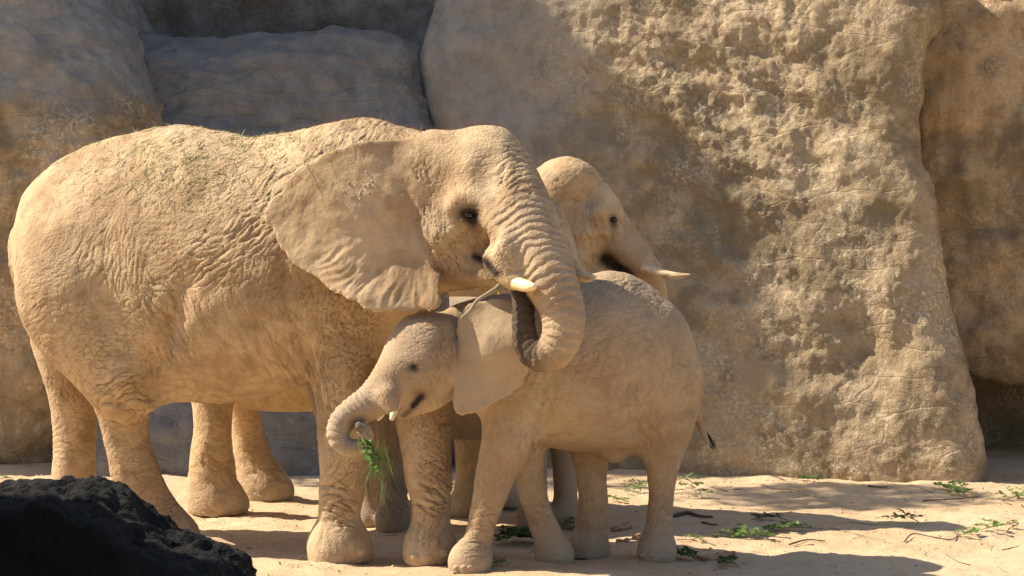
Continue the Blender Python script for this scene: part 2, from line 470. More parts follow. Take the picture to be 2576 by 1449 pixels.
M = {
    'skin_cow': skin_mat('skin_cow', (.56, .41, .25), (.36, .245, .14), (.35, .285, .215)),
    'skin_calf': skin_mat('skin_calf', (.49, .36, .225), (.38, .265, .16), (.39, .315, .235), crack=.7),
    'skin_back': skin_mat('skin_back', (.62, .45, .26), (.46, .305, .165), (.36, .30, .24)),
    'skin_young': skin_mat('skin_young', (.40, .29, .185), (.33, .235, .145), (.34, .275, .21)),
    'rock_tan': rock_mat('rock_tan', (.42, .32, .20), (.255, .195, .118), (.64, .53, .385), 1.3, grey=(.30, .285, .26), lines=0.0),
    'rock_grey': rock_mat('rock_grey', (.27, .255, .23), (.18, .16, .135), (.36, .345, .32), .6, grey=(.245, .235, .22), streak=False, bump=.032),
    'rock_lit_orange': rock_mat('rock_lit_orange', (.50, .36, .21), (.29, .21, .122), (.64, .51, .35), 1.0, grey=(.30, .285, .26), lines=0.0),  # extra brightness stands in for sun that misses this face
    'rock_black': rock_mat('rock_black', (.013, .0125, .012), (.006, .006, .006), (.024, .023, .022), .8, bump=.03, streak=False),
    'sand': sand_mat(),
    'tusk': plain_mat('tusk', (.78, .60, .32), (.84, .69, .42), 9, .35, .0008, spec=.5),
    'tusk_stained': plain_mat('tusk_stained', (.72, .56, .33), (.42, .29, .16), 7, .4, .001, stretch=(1, 6, 6), spec=.5),
    'eye': plain_mat('eye', (.030, .016, .008), (.012, .008, .006), 30, .08, spec=.6),
    'nail': plain_mat('nail', (.50, .385, .26), (.40, .30, .20), 20, .6, .002),
    'hair': plain_mat('hair', (.22, .12, .06), (.12, .07, .04), 20, .6),
    'tail_hair': plain_mat('tail_hair', (.012, .010, .009), (.02, .016, .013), 20, .6),
    'hay': plain_mat('hay', (.42, .40, .20), (.30, .31, .13), 3, .8),
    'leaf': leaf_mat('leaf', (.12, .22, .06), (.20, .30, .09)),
    'leaf_shaded': leaf_mat('leaf_shaded', (.045, .10, .025), (.075, .15, .03)),  # darker copy of the leaf green, shade painted in for shadowed sprigs
    'tree_leaf': leaf_mat('tree_leaf', (.05, .09, .025), (.08, .12, .03)),
    'stem': plain_mat('stem', (.26, .28, .14), (.20, .17, .10), 30, .7, .001),
    'stick_pale': plain_mat('stick_pale', (.62, .52, .36), (.50, .40, .26), 30, .8, .002),
    'stick_dark': plain_mat('stick_dark', (.16, .11, .075), (.10, .07, .05), 30, .8, .002),
    'stick_green': plain_mat('stick_green', (.24, .20, .12), (.33, .28, .17), 25, .7, .002),
    'wood_red': plain_mat('wood_red', (.34, .14, .07), (.50, .32, .20), 12, .8, .004, stretch=(1, 4, 4)),
    'bark': plain_mat('bark', (.12, .09, .065), (.07, .05, .04), 9, .9, .02),
}

# ------------------------------------------------------------------ ground
def ground_z(X, Y):
    q = np.stack([X, Y, 0 * X], 1)
    z = .030 * fbm(q * .8, 3) + .016 * fbm(q * 3.1 + 9, 3) + .012 * np.abs(noise(q * 8.0)) + .005 * noise(q * 19.0)
    near = sstep(40, 15, np.hypot(X, Y - 12))
    return z * near - .012
def nonuni(a, b, h, far, n=26):
    mid = np.arange(a, b + h / 2, h)
    t = h * 1.5 * np.cumsum(1.34 ** np.arange(n)); t = t[t < far]
    return np.concatenate([a - t[::-1], mid, b + t])
gx = nonuni(-5.6, 6.2, .043, 700, 40); gy = nonuni(9.8, 17.8, .043, 700, 40)
XX, YY = np.meshgrid(gx, gy, indexing='ij')
ZZ = ground_z(XX.ravel(), YY.ravel())
ii = np.arange(len(gx) * len(gy)).reshape(len(gx), len(gy))
gq = np.stack([ii[:-1, :-1], ii[1:, :-1], ii[1:, 1:], ii[:-1, 1:]], -1).reshape(-1, 4)
# trodden hollows
GV = np.stack([XX.ravel(), YY.ravel(), ZZ], 1)
for k in range(70):
    cx_, cy_ = RNG.uniform(-5, 6), RNG.uniform(10, 16)
    r = RNG.uniform(.10, .2)
    d = np.hypot(GV[:, 0] - cx_, GV[:, 1] - cy_) / r
    GV[:, 2] += np.where(d < 2, -.014 * np.exp(-(d * 1.2) ** 2 * 1.4) + .006 * np.exp(-((d - 1.15) * 4) ** 2), 0)
ground = tag(link('ground', mesh_np('ground', GV, gq), M['sand']), kind='structure')
def gz(x, y): return float(ground_z(np.array([x]), np.array([y]))[0])

# ------------------------------------------------------------------ rocks
def make_rock(name, outline, d0, front, back, rnd, lean=0.0, skew=0.0, h=.05, lv=1, mat='rock_tan', amp=(.10, .05, .015), seed=0,
              bulge=None, shape=None, crag=None, grey=None, world=False, zlean=1.75):
    """outline in picture points at distance d0 (or world x,z): rounded block from d0-front to d0+back,
    leaning back by lean per metre of height and turned by skew per metre of x"""
    ol = np.array([(p[0], p[1]) if world else P(p[0], p[1], d0)[[0, 2]] for p in outline], float)
    ol = spline(np.vstack([ol, ol[:1]]), 3)[:-1]
    xc = ol[:, 0].mean()
    lo = np.array([ol[:, 0].min() - .3, 0, ol[:, 1].min() - .3]); hi = np.array([ol[:, 0].max() + .3, 0, ol[:, 1].max() + .3])
    sh = [lean * (z - zlean) + skew * (x - xc) for z in (lo[2], hi[2]) for x in (lo[0], hi[0])]
    lo[1] = d0 - front + min(sh) - .5; hi[1] = d0 + back + max(sh) + .3
    v = Vol(lo, hi, h)
    s, X, Y, Z = v.box(lo - 1, hi + 1)
    Xg, Zg = np.broadcast_arrays(X[:, :, 0], Z[:, 0, :])
    d2 = poly_sdf(Xg, Zg, ol)[:, None, :]
    c = d0 + (back - front) / 2; half = (front + back) / 2
    Ys = Y - lean * (Z - zlean) - skew * (X - xc)
    if bulge is not None: Ys = Ys + bulge(X, Z)
    dy = np.abs(Ys - c) - half
    a = d2 + rnd; b = dy + rnd
    d = np.minimum(np.maximum(a, b), 0) + np.sqrt(np.maximum(a, 0) ** 2 + np.maximum(b, 0) ** 2) - rnd
    v.F = d.astype(np.float32)
    if shape: shape(v)
    mv, mq = v.mesh()
    for _ in range(lv): mv, mq = catmull(mv, mq)
    me = mesh_np(name, mv, mq)
    V, N = get_np(me)
    q = V + seed * 13.7
    dd = amp[0] * fbm(q * .7, 3) + amp[1] * fbm(q * 2.6, 4) + amp[2] * fbm(q * 9, 3)
    if crag is not None: dd = dd + crag(V, q)
    V = V + N * dd[:, None]
    base = np.array([V[:, 0].mean(), V[:, 1].mean(), 0.0])
    set_np(me, V - base)
    attr(me, 'grey', np.zeros(len(V)) if grey is None else grey(V, N))
    return link(name, me, M[mat], loc=base)

# the pale cliff on the right
def crag_right(V, q):
    px, py = proj(V)
    m = np.exp(-(((px - 1850) / 330) ** 2 + ((py - 200) / 260) ** 2)) + .75 * np.exp(-(((px - 1800) / 280) ** 2 + ((py - 620) / 220) ** 2)) \
        + .30 * np.exp(-(((px - 2000) / 260) ** 2 + ((py - 900) / 200) ** 2))
    s = q.copy(); s[:, 2] = q[:, 2] * 1.0 + q[:, 0] * .5
    r1 = 1 - np.abs(fbm(s * 5.0, 4)) * 2
    r2 = 1 - np.abs(noise(s * 9 + 3)) * 2
    steps = fbm(s * np.array([2.2, 2.2, 3.6]), 4)
    st = np.floor(steps * 5) / 5 + sstep(.72, 1.0, (steps * 5) % 1.0) / 5
    patch = np.exp(-(((px - 2243) / 45) ** 2 + ((py - 770) / 95) ** 2) ** 2)      # rubbed plaster patch
    c = np.clip(cells(q * 16), 0, .35)
    return m * (.007 * r1 + .004 * r2 + .055 * st) + .014 * st + (.35 + .65 * np.minimum(m, 1)) * (.007 * fbm(q * 21, 3) + .005 * (.3 - np.abs(noise(q * 13)))) + patch * (.04 + .06 * c)
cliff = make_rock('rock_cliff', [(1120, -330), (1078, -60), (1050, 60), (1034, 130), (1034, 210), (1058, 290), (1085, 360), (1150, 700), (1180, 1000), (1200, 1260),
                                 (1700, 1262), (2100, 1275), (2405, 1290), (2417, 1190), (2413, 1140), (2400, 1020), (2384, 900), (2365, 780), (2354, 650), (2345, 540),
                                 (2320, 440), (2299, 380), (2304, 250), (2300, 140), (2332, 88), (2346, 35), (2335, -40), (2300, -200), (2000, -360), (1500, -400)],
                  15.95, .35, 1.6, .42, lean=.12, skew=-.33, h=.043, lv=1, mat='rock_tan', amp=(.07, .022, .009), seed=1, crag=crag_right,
                  grey=lambda V, N: .95 * sstep(1640, 1200, proj(V)[0] + 60 * fbm(V * 1.5, 3)) * sstep(620, 250, proj(V)[1]) + .0)  # upper left greyed to paint in its bluish shade
tag(cliff, 'huge pale tan rock cliff with craggy flaking face behind the elephants', 'rock')

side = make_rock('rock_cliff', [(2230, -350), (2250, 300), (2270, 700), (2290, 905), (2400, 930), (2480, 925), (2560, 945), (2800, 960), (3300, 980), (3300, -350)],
                 16.6, .5, 1.5, .30, lean=.03, skew=-.45, h=.09, lv=1, mat='rock_lit_orange', amp=(.10, .06, .015), seed=2)
tag(side, 'upper rock face painted sunlit orange-brown, overhanging a dark hollow', 'rock')
low = make_rock('rock_cliff', [(2200, 860), (3300, 860), (3300, 1200), (2200, 1200)], 18.3, .4, 1.0, .25, h=.06, lv=0, mat='rock_tan', amp=(.08, .05, .02), seed=3)
tag(low, 'low recessed rock base in the dark hollow', 'rock')

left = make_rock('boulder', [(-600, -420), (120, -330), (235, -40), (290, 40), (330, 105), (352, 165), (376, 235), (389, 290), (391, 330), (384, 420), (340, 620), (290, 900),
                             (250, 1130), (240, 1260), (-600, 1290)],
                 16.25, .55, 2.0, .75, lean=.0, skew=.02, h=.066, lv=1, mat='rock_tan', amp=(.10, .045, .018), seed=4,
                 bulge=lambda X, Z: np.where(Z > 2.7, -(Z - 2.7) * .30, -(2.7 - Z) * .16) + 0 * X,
                 grey=lambda V, N: sstep(310, 215, proj(V)[1] + 45 * fbm(V * 2.2, 3)))  # grey top paints the cool sky light, brown below the warm bounce
tag(left, 'large rounded boulder, its sky-lit top painted grey, brown below, above the elephant rump', 'rock')

mid = make_rock('boulder', [(300, 55), (380, 70), (450, 74), (560, 76), (680, 64), (780, 56), (880, 62), (960, 82), (1030, 106), (1060, 110), (1100, 300), (1120, 600), (1120, 1240),
                            (300, 1240), (280, 600), (270, 200)],
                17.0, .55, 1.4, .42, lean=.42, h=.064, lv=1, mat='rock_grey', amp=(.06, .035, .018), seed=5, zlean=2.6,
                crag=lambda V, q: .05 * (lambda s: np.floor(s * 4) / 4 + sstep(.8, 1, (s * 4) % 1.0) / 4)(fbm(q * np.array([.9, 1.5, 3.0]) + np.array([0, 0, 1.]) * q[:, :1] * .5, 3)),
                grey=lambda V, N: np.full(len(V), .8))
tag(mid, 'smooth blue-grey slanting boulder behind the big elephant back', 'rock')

top = make_rock('rock_cliff', [(-900, -700), (-900, 300), (1300, 300), (1450, -100), (1300, -500), (600, -650)],
                18.9, .3, 1.2, .3, h=.115, lv=1, mat='rock_grey', amp=(.16, .09, .03), seed=6)
tag(top, 'dark shaded rock wall above the slanting boulder', 'rock')

small = make_rock('boulder', [(430, 1010), (560, 990), (660, 1010), (712, 1045), (745, 1085), (762, 1125), (768, 1170), (760, 1240), (430, 1240)],
                  15.75, .3, .9, .28, lean=.25, zlean=.3, h=.03, lv=1, mat='rock_grey', amp=(.03, .02, .008), seed=7, grey=lambda V, N: np.full(len(V), .5))
tag(small, 'low grey boulder at the cliff foot seen between elephant legs', 'rock')

stone = make_rock('stone', [(568, 1150), (600, 1146), (606, 1175), (600, 1206), (570, 1206)], 15.0, .08, .12, .05, h=.02, lv=1, mat='rock_grey', amp=(.01, .01, .005), seed=8,
                  grey=lambda V, N: np.full(len(V), 1.))
tag(stone, 'pale sunlit stone between the hind legs of the rear elephant', 'rock')

def black_relief(V, q):
    s = q * np.array([3.0, 3.0, 9.0]); s[:, 2] += q[:, 0] * 4.0
    return .030 * (.5 - 2 * np.abs(fbm(s * .8, 4))) + .012 * fbm(q * 22, 3)
black = make_rock('boulder', [(-500, 1420), (-330, 1320), (-130, 1284), (0, 1274), (90, 1264), (140, 1262), (175, 1275), (215, 1300), (270, 1340), (322, 1380), (378, 1412), (410, 1425),
                              (465, 1432), (506, 1442), (535, 1470), (565, 1520), (620, 1700), (660, 2080), (-520, 2080)],
                  6.0, .06, .8, .06, h=.026, lv=1, mat='rock_black', amp=(.02, .012, .004), seed=9, crag=black_relief)
tag(black, 'black rough boulder in deep shade near the visitor side', 'rock')

# unseen rock masses, added at left to shade back rocks and the black boulder
off = make_rock('rock_cliff', [(-10.5, -.3), (-10.2, 5), (-9.6, 9.8), (-7.5, 11.0), (-6.4, 10.45), (-5.8, 8.6), (-5.5, 6), (-5.4, -.3)], 17.4, .56, 1.9, .15, h=.10, lv=0, mat='rock_tan', amp=(.07, .05, .03), seed=10, world=True)
tag(off, 'unseen tall rock tower added for shade, left of the large rounded boulder', 'rock')
off2 = make_rock('rock_cliff', [(-6.2, -.3), (-6.0, 3.8), (-5.2, 4.8), (-3.6, 4.6), (-2.9, 3.0), (-2.7, -.3)], 5.2, .9, 1.2, .4, h=.12, lv=0, mat='rock_black', amp=(.2, .1, .04), seed=11, world=True)
tag(off2, 'unseen dark outcrop added to shade the black boulder', 'rock')

# a tree beside the tower; its crown dapples the cliff and the ground before it
def make_tree(name, base, blobs, label):
    root = bpy.data.objects.new(name, None); COL.objects.link(root); root.location = Vector(base)
    tag(root, label, 'tree')
    b = np.asarray(base, float); top = np.mean([q[:3] for q in blobs], 0) - b
    rows = [[0, 0, -.2, .26], [.05, .05, 2.5, .21], [.0, -.05, 5.0, .17], [top[0] * .4, top[1] * .3, 7.0, .14]]
    tr = link('trunk', tube('trunk', rows, 10, 4), M['bark'], root)
    st = np.array(rows[-1][:3])
    Vv = []; Fq = []
    for (x, y, z, r) in blobs:
        c = np.array([x, y, z]) - b
        m1 = (st + c) / 2 + [0, 0, -.3]
        link('limb', tube('limb', [[*st, .10], [*m1, .07], [*c, .03]], 7, 4), M['bark'], root)
        n = int(900 * r * r)
        d = RNG.normal(size=(n, 3)); d /= np.linalg.norm(d, axis=1)[:, None]
        q = c + d * (r * RNG.uniform(.25, 1, n) ** .5)[:, None] * np.array([1, 1, .9]) + .12 * RNG.normal(size=(n, 3))
        a1 = RNG.normal(size=(n, 3)); a1 /= np.linalg.norm(a1, axis=1)[:, None]; a2 = np.cross(a1, RNG.normal(size=(n, 3))); a2 /= np.linalg.norm(a2, axis=1)[:, None]
        for k in range(n):
            L, Wd = RNG.uniform(.07, .11), RNG.uniform(.035, .05); o = len(Vv)
            Vv += [q[k] - a1[k] * L, q[k] + a2[k] * Wd, q[k] + a1[k] * L, q[k] - a2[k] * Wd]; Fq.append([o, o + 1, o + 2, o + 3])
    link('crown', mesh_np('crown', np.array(Vv), np.array(Fq), False), M['tree_leaf'], root)
    return root

# ------------------------------------------------------------------ elephants
def node(px, py, d, r):
    """joint of a limb: picture point, distance, radius in metres (r<1) or picture units"""
    return [*P(px, py, d), r if r < 1 else r / F_PX * d]
def stations(rows):
    out = []
    for px, d, yt, yb, hw in rows:
        a = P(px, yt, d); b = P(px, yb, d); out.append([a[0], d, a[2], b[2], hw])
    return out
def limb(v, rows, foot=None, k=.08):
    """rows px,py,d,r ; foot = px, d, half length m, half width m, height m, shift"""
    v.chain([node(*r) for r in rows], k=k)
    if foot:
        fx, d, L, Wd, H, dx = foot
        c = P(fx, HY + F_PX * CAM_H / d, d); c[2] = H * .30
        v.ell(c + [dx, 0, 0], (L, Wd, H * .75), k=.07)
        v.chain([[c[0], c[1], .0, L * .90], [c[0] + dx * .5, c[1], H * .42, L * .90]], k=.05, n=1)
def polypar(V, pts):
    """distance to and arc length along a polyline"""
    V0 = V; p = np.asarray(pts)[:, :3]; R = np.asarray(pts)[:, 3]; mg = R.max() + .12
    sel = ((V > p.min(0) - mg) & (V < p.max(0) + mg)).all(1); V = V0[sel]
    best = np.full(len(V), 1e9); arc = np.zeros(len(V)); rad = np.zeros(len(V)); s0 = 0
    for k in range(len(p) - 1):
        e = p[k + 1] - p[k]; L2 = e @ e + 1e-12; L = math.sqrt(L2)
        t = np.clip(((V - p[k]) @ e) / L2, 0, 1)
        d = np.linalg.norm(V - p[k] - t[:, None] * e, axis=1)
        m = d < best
        best = np.where(m, d, best); arc = np.where(m, s0 + t * L, arc); rad = np.where(m, R[k] + t * (R[k + 1] - R[k]), rad); s0 += L
    out = [np.full(len(V0), 1e3), np.zeros(len(V0)), np.zeros(len(V0))]
    for o_, a_ in zip(out, (best, arc, rad)): o_[sel] = a_
    return out
def folds(V, N, anchors, gain=1.0):
    """directional skin folds. anchors: px, py, reach(px), angle of the lines (deg), spacing m, amplitude m, cross (0..1)"""
    out = np.zeros(len(V)); cr = np.zeros(len(V)); sel = N[:, 1] < .55
    V = V[sel]; px, py = proj(V)
    W = np.full(len(V), .006); H = np.zeros(len(V)); Cm = np.zeros(len(V))
    wob = np.stack([noise(V * 5.0), noise(V * 5.0 + 31), noise(V * 5.0 + 57)], 1) * .035
    wob += np.stack([noise(V * 17.0), noise(V * 17.0 + 31), noise(V * 17.0 + 57)], 1) * .009
    X = V + wob
    for (ax, ay, rad, ang, sp, amp, cross) in anchors:
        w = np.exp(-2.2 * (((px - ax) ** 2 + (py - ay) ** 2) / rad ** 2))
        w = np.where(w > .003, w, 0); m = w > 0
        if not m.any(): continue
        a = math.radians(ang); Xm = X[m]
        along = Xm[:, 0] * math.cos(a) + Xm[:, 2] * math.sin(a) + .25 * Xm[:, 1]; perp = -Xm[:, 0] * math.sin(a) + Xm[:, 2] * math.cos(a) + .3 * Xm[:, 1]
        st = 4.2 - 2.8 * cross                                        # long folds or squarish cells
        sp = sp * (1.0 if cross < .35 else .8); amp = amp * (1.35 if cross < .35 else 1.0)
        c = cells2(perp / sp + ax * .37, along / (sp * st))
        h = sstep(-.05, .20, c)
        q = np.stack([perp / (sp * 1.05), along / (sp * 6), 0 * perp + ax], 1)
        lf = .6 - .35 * cross
        h = (1 - lf) * h + lf * sstep(-.06, .20, np.abs(noise(q)))
        ww = w[m] ** 1.6
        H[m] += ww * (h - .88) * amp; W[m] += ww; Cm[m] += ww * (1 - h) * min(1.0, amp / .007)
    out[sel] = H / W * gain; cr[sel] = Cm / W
    return out, cr
def rings(arc, V, sp, amp):
    ph = arc / sp + .55 * noise(V * 7.0) + .25 * noise(V * 19.0)
    t = ph % 1.0
    saw = np.minimum(t / .72, (1 - t) / .28)               # folds overlap downwards
    br = .55 + .45 * sstep(-.3, .3, noise(np.stack([np.floor(ph) * 3.7, V[:, 1] * 6, V[:, 2] * 6], 1)))
    return (np.sqrt(np.clip(saw, 0, 1)) - .6) * amp * br

def crease(v, pts, r, k, d0, d1, sink=.3):
    """press a fold into the near surface along picture points"""
    rows = []
    for i, (x, y) in enumerate(pts):
        f = .15 + .85 * min(1.0, i / max(1, len(pts) - 2))
        q = v.ray(x, y, d0, d1); rows.append([q[0], q[1] - r * (1 - 2 * sink * f), q[2], r * (.5 + .5 * f)])
    v.chain(rows, k=k, n=4, carve=True)
def ridge(v, pts, r, k, d0, d1, sink=.5):
    rows = []
    for (x, y) in pts:
        q = v.ray(x, y, d0, d1); rows.append([q[0], q[1] + r * sink, q[2], r])
    v.chain(rows, k=k, n=4)
def lid_eye(v, px, py, d0, d1, r, ang=0.0):
    """an eye set between two lids; returns its centre"""
    q = v.ray(px, py, d0, d1); c = q + np.array([0, r * .50, 0])
    v.ell(q, (r * 1.4, r * .9, r * .8), k=.02, carve=True)
    ca, sa = math.cos(math.radians(ang)), math.sin(math.radians(ang))
    for sgn in (1, -1):
        for ext, rr, dy in ((1.0, .34, -.02), (1.75, .26, .10)):
            arc = []
            for t in np.linspace(-1.2, 1.2, 7):
                x = math.sin(t) * r * 1.55 * (1 + (ext - 1) * .4); z = sgn * (math.cos(t) * r * .98 * ext - r * (.34 if sgn > 0 else .28))
                arc.append([q[0] + x * ca - z * sa, q[1] + r * (.5 * abs(math.sin(t)) + dy), q[2] + x * sa + z * ca, r * rr])
            v.chain(arc, k=.012, n=2)
    return c
def finish(name, v, base, lv, masks, fold_fn, mat, label, group=None):
    V, Q = v.mesh()
    for _ in range(lv): V, Q = catmull(V, Q)
    me = mesh_np(name, V, Q)
    V, N = get_np(me)
    mk, grey, hfun = masks(V, N)
    fd, cr = fold_fn(V, N, mk)
    V2 = V + N * (fd + hfun)[:, None]
    V2[:, 2] = np.maximum(V2[:, 2], -.01)
    set_np(me, V2 - base)
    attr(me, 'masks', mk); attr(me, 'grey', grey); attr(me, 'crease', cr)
    root = bpy.data.objects.new(name, None); COL.objects.link(root); root.location = Vector(base); root.empty_display_size = .3
    b = link('body', me, M[mat], root)
    tag(root, label, 'elephant', group)
    return root, V2, N
def gauss(px, py, x, y, rx, ry=None):
    ry = ry or rx; return np.exp(-(((px - x) / rx) ** 2 + ((py - y) / ry) ** 2))
def seg(px, py, pts, w):
    """soft mask along picture segments"""
    best = np.full(len(px), 1e9)
    for (x0, y0), (x1, y1) in zip(pts[:-1], pts[1:]):
        ex, ey = x1 - x0, y1 - y0; t = np.clip(((px - x0) * ex + (py - y0) * ey) / (ex * ex + ey * ey), 0, 1)
        best = np.minimum(best, np.hypot(px - x0 - t * ex, py - y0 - t * ey))
    return np.exp(-(best / w) ** 2)
def ico(name, r, sub=2):
    import bmesh
    bm = bmesh.new(); bmesh.ops.create_icosphere(bm, subdivisions=sub, radius=1.0)
    for vv in bm.verts: vv.co = Vector((vv.co.x * r[0], vv.co.y * r[1], vv.co.z * r[2]))
    me = bpy.data.meshes.new(name); bm.to_mesh(me); bm.free()
    for p in me.polygons: p.use_smooth = True
    return me
def tube(name, pts, sides=8, n=5, cap=True):
    """smooth tapered tube mesh from rows x,y,z,r"""
    p = spline(pts, n) if n > 1 else np.asarray(pts, float)
    V = []; Q = []
    t = np.gradient(p[:, :3], axis=0); t /= np.linalg.norm(t, axis=1)[:, None] + 1e-9
    up = np.array([0, 0, 1.]) if abs(t[0][2]) < .9 else np.array([1., 0, 0])
    for k in range(len(p)):
        a = np.cross(t[k], up); a /= np.linalg.norm(a) + 1e-9; b = np.cross(t[k], a); up = -b if b @ up < 0 else b
        a = np.cross(t[k], up); a /= np.linalg.norm(a) + 1e-9
        for s in range(sides):
            an = 2 * math.pi * s / sides
            V.append(p[k, :3] + p[k, 3] * (math.cos(an) * a + math.sin(an) * up))
    for k in range(len(p) - 1):
        for s in range(sides):
            s2 = (s + 1) % sides
            Q.append([k * sides + s, k * sides + s2, (k + 1) * sides + s2, (k + 1) * sides + s])
    nv = len(V); V.append(p[0, :3] - t[0] * p[0, 3] * .4); V.append(p[-1, :3] + t[-1] * p[-1, 3] * .6)
    for s in range(sides):
        s2 = (s + 1) % sides; Q.append([nv, s2, s, s]); k = (len(p) - 1) * sides; Q.append([nv + 1, k + s, k + s2, k + s2])
    me = bpy.data.meshes.new(name)
    me.from_pydata([tuple(map(float, q)) for q in V], [], [tuple(dict.fromkeys(q)) for q in Q])
    for f in me.polygons: f.use_smooth = True
    me.update(); return me
def local(root, pts):
    b = np.array(root.location); o = np.array(pts, float); o[:, :3] -= b; return o
def put_eye(root, c, r):
    link('eye', ico('eye', (r * 1.15, r * .8, r * .7), 2), M['eye'], root, np.asarray(c) - np.array(root.location))
def put_tusk(root, rows, mat, n=5):
    pts = local(root, [node(*r) for r in rows]); o = pts[0, :3].copy(); pts[:, :3] -= o
    link('tusk', tube('tusk', pts, 14, n), M[mat], root, o)
def put_nails(root, V, lst, size):
    px, py = proj(V)
    for (x, y) in lst:
        m = (np.abs(px - x) < 6) & (np.abs(py - y) < 6)
        if not m.any(): continue
        q = V[m][np.argmin(V[m][:, 1])]
        link('toenail', ico('toenail', (size * .8, size * .35, size * .55), 2), M['nail'], root, q + np.array([0, size * .20, 0]) - np.array(root.location))

# ---- the big elephant
vA = Vol((-3.32, 9.85, -.03), (.62, 12.75, 2.68), .0163)
vA.loft(stations([(42, 12.0, 595, 665, .10), (50, 12.0, 525, 720, .22), (72, 12.0, 472, 800, .34), (108, 11.97, 436, 870, .44), (165, 11.92, 394, 930, .54), (235, 11.85, 361, 965, .60),
                  (330, 11.77, 336, 988, .64), (395, 11.70, 321, 1002, .66), (450, 11.65, 311, 1010, .67), (510, 11.59, 321, 1014, .69), (580, 11.52, 336, 1012, .69), (640, 11.46, 347, 1002, .69), (720, 11.39, 336, 985, .67), (800, 11.32, 317, 960, .63),
                  (860, 11.27, 303, 925, .58), (915, 11.22, 296, 890, .52), (965, 11.14, 303, 865, .46), (1010, 11.05, 318, 840, .41), (1060, 10.95, 331, 800, .36), (1110, 10.83, 336, 750, .32), (1150, 10.75, 360, 700, .27)]))
# belly apron and haunch
vA.ell(P(330, 905, 11.42), (.26, .20, .34), k=.16)
vA.ell(P(210, 720, 11.55), (.40, .30, .48), k=.2)
# legs
limb(vA, [(838, 700, 11.06, .33), (845, 800, 11.06, .27), (853, 880, 11.04, .215), (860, 960, 11.03, .175), (863, 1050, 11.03, .155), (864, 1150, 11.03, .145), (861, 1230, 11.03, .134), (853, 1300, 11.03, .122), (851, 1345, 11.03, .135)],
     (852, 11.03, .190, .20, .20, .01), k=.12)
limb(vA, [(1020, 780, 11.2, .27), (1045, 880, 11.15, .22), (1060, 1000, 11.08, .185), (1070, 1100, 11.02, .15), (1079, 1200, 10.98, .138), (1085, 1280, 10.96, .114), (1083, 1340, 10.96, .122)],
     (1080, 10.96, .155, .185, .19, 0), k=.12)
limb(vA, [(225, 740, 11.58, .36), (262, 850, 11.55, .30), (287, 930, 11.56, .225), (303, 1000, 11.60, .175), (313, 1060, 11.63, .150), (326, 1130, 11.66, .138), (342, 1195, 11.68, .148), (368, 1250, 11.70, .145), (402, 1293, 11.70, .125), (440, 1324, 11.70, .105), (468, 1340, 11.70, .075)], k=.14)
vA.ell(P(450, 1330, 11.68), (.125, .12, .072), pitch=32, k=.06)
limb(vA, [(165, 850, 12.15, .22), (178, 960, 12.18, .165), (188, 1060, 12.2, .142), (188, 1140, 12.2, .135), (184, 1220, 12.2, .145)], (186, 12.2, .19, .19, .19, .02), k=.12)
# tail
tailA = [node(100, 520, 11.95, .05), node(52, 572, 11.9, .045), node(36, 610, 11.9, .038), node(38, 680, 11.9, .032), node(54, 735, 11.92, .028), node(85, 800, 12.0, .024), node(118, 880, 12.35, .02)]
vA.chain(tailA, k=.03)
# head
HY_A = -32
vA.ell(P(1185, 435, 10.65), (.30, .29, .255), yaw=HY_A, k=.10)
vA.ell(P(1238, 372, 10.56), (.13, .17, .115), yaw=HY_A, k=.10)
vA.ell(P(1262, 470, 10.47), (.215, .235, .22), yaw=HY_A, k=.12)
vA.ell(P(1150, 585, 10.62), (.27, .26, .28), yaw=HY_A, k=.12)
vA.ell(P(1190, 530, 10.41), (.17, .12, .17), yaw=HY_A, k=.10)
vA.chain([node(1080, 560, 10.85, .30), node(1120, 640, 10.7, .18), node(1180, 668, 10.52, .125), node(1245, 690, 10.33, .07)], k=.10)
trunkA = [node(1285, 500, 10.40, .20), node(1318, 565, 10.28, .185), node(1352, 640, 10.17, .165), node(1386, 712, 10.08, .142), node(1413, 775, 10.04, .122), node(1417, 832, 10.02, .110), node(1398, 880, 10.02, .100), node(1358, 896, 10.04, .084), node(1327, 870, 10.07, .070),
          node(1317, 820, 10.10, .061), node(1316, 765, 10.15, .058), node(1306, 715, 10.25, .052)]
trA = spline(trunkA, 6)
vA.ell(P(1268, 640, 10.13), (.125, .10, .155), yaw=HY_A, pitch=-8, k=.05)
vA.chain([node(1262, 560, 10.27, .12), node(1270, 640, 10.15, .10), node(1286, 696, 10.08, .070), node(1298, 706, 10.05, .052)], k=.05)
vA.chain([node(1370, 560, 10.45, .12), node(1410, 630, 10.36, .09), node(1445, 690, 10.28, .05)], k=.08)
vA.chain(trunkA, k=.035)
vA.chain([node(1262, 716, 10.2, .012), node(1240, 700, 10.25, .016), node(1225, 675, 10.28, .018)], k=.02, carve=True)
crease(vA, [(470, 690), (440, 780), (412, 860), (388, 930), (380, 985)], .05, .11, 10.6, 12, .34)
vA.ell(P(335, 925, 11.33), (.115, .13, .15), k=.10)
crease(vA, [(708, 660), (728, 770), (758, 855), (780, 930), (792, 1000)], .04, .05, 10.5, 11.8, .5)
crease(vA, [(1262, 556), (1240, 582), (1224, 612), (1220, 640), (1228, 668)], .03, .035, 9.8, 10.9, .45)
crease(vA, [(1232, 480), (1215, 440), (1225, 400)], .05, .10, 9.8, 10.9, .15)
ridge(vA, [(1140, 520), (1165, 498), (1200, 495), (1228, 512)], .035, .06, 9.8, 10.9, .6)
crease(vA, [(1225, 600), (1195, 610), (1160, 612)], .06, .08, 9.8, 10.9, .2)
vA.ell(P(1092, 425, 10.57), (.16, .13, .20), k=.10)
vA.ell(P(1090, 520, 10.58), (.10, .11, .14), k=.08)
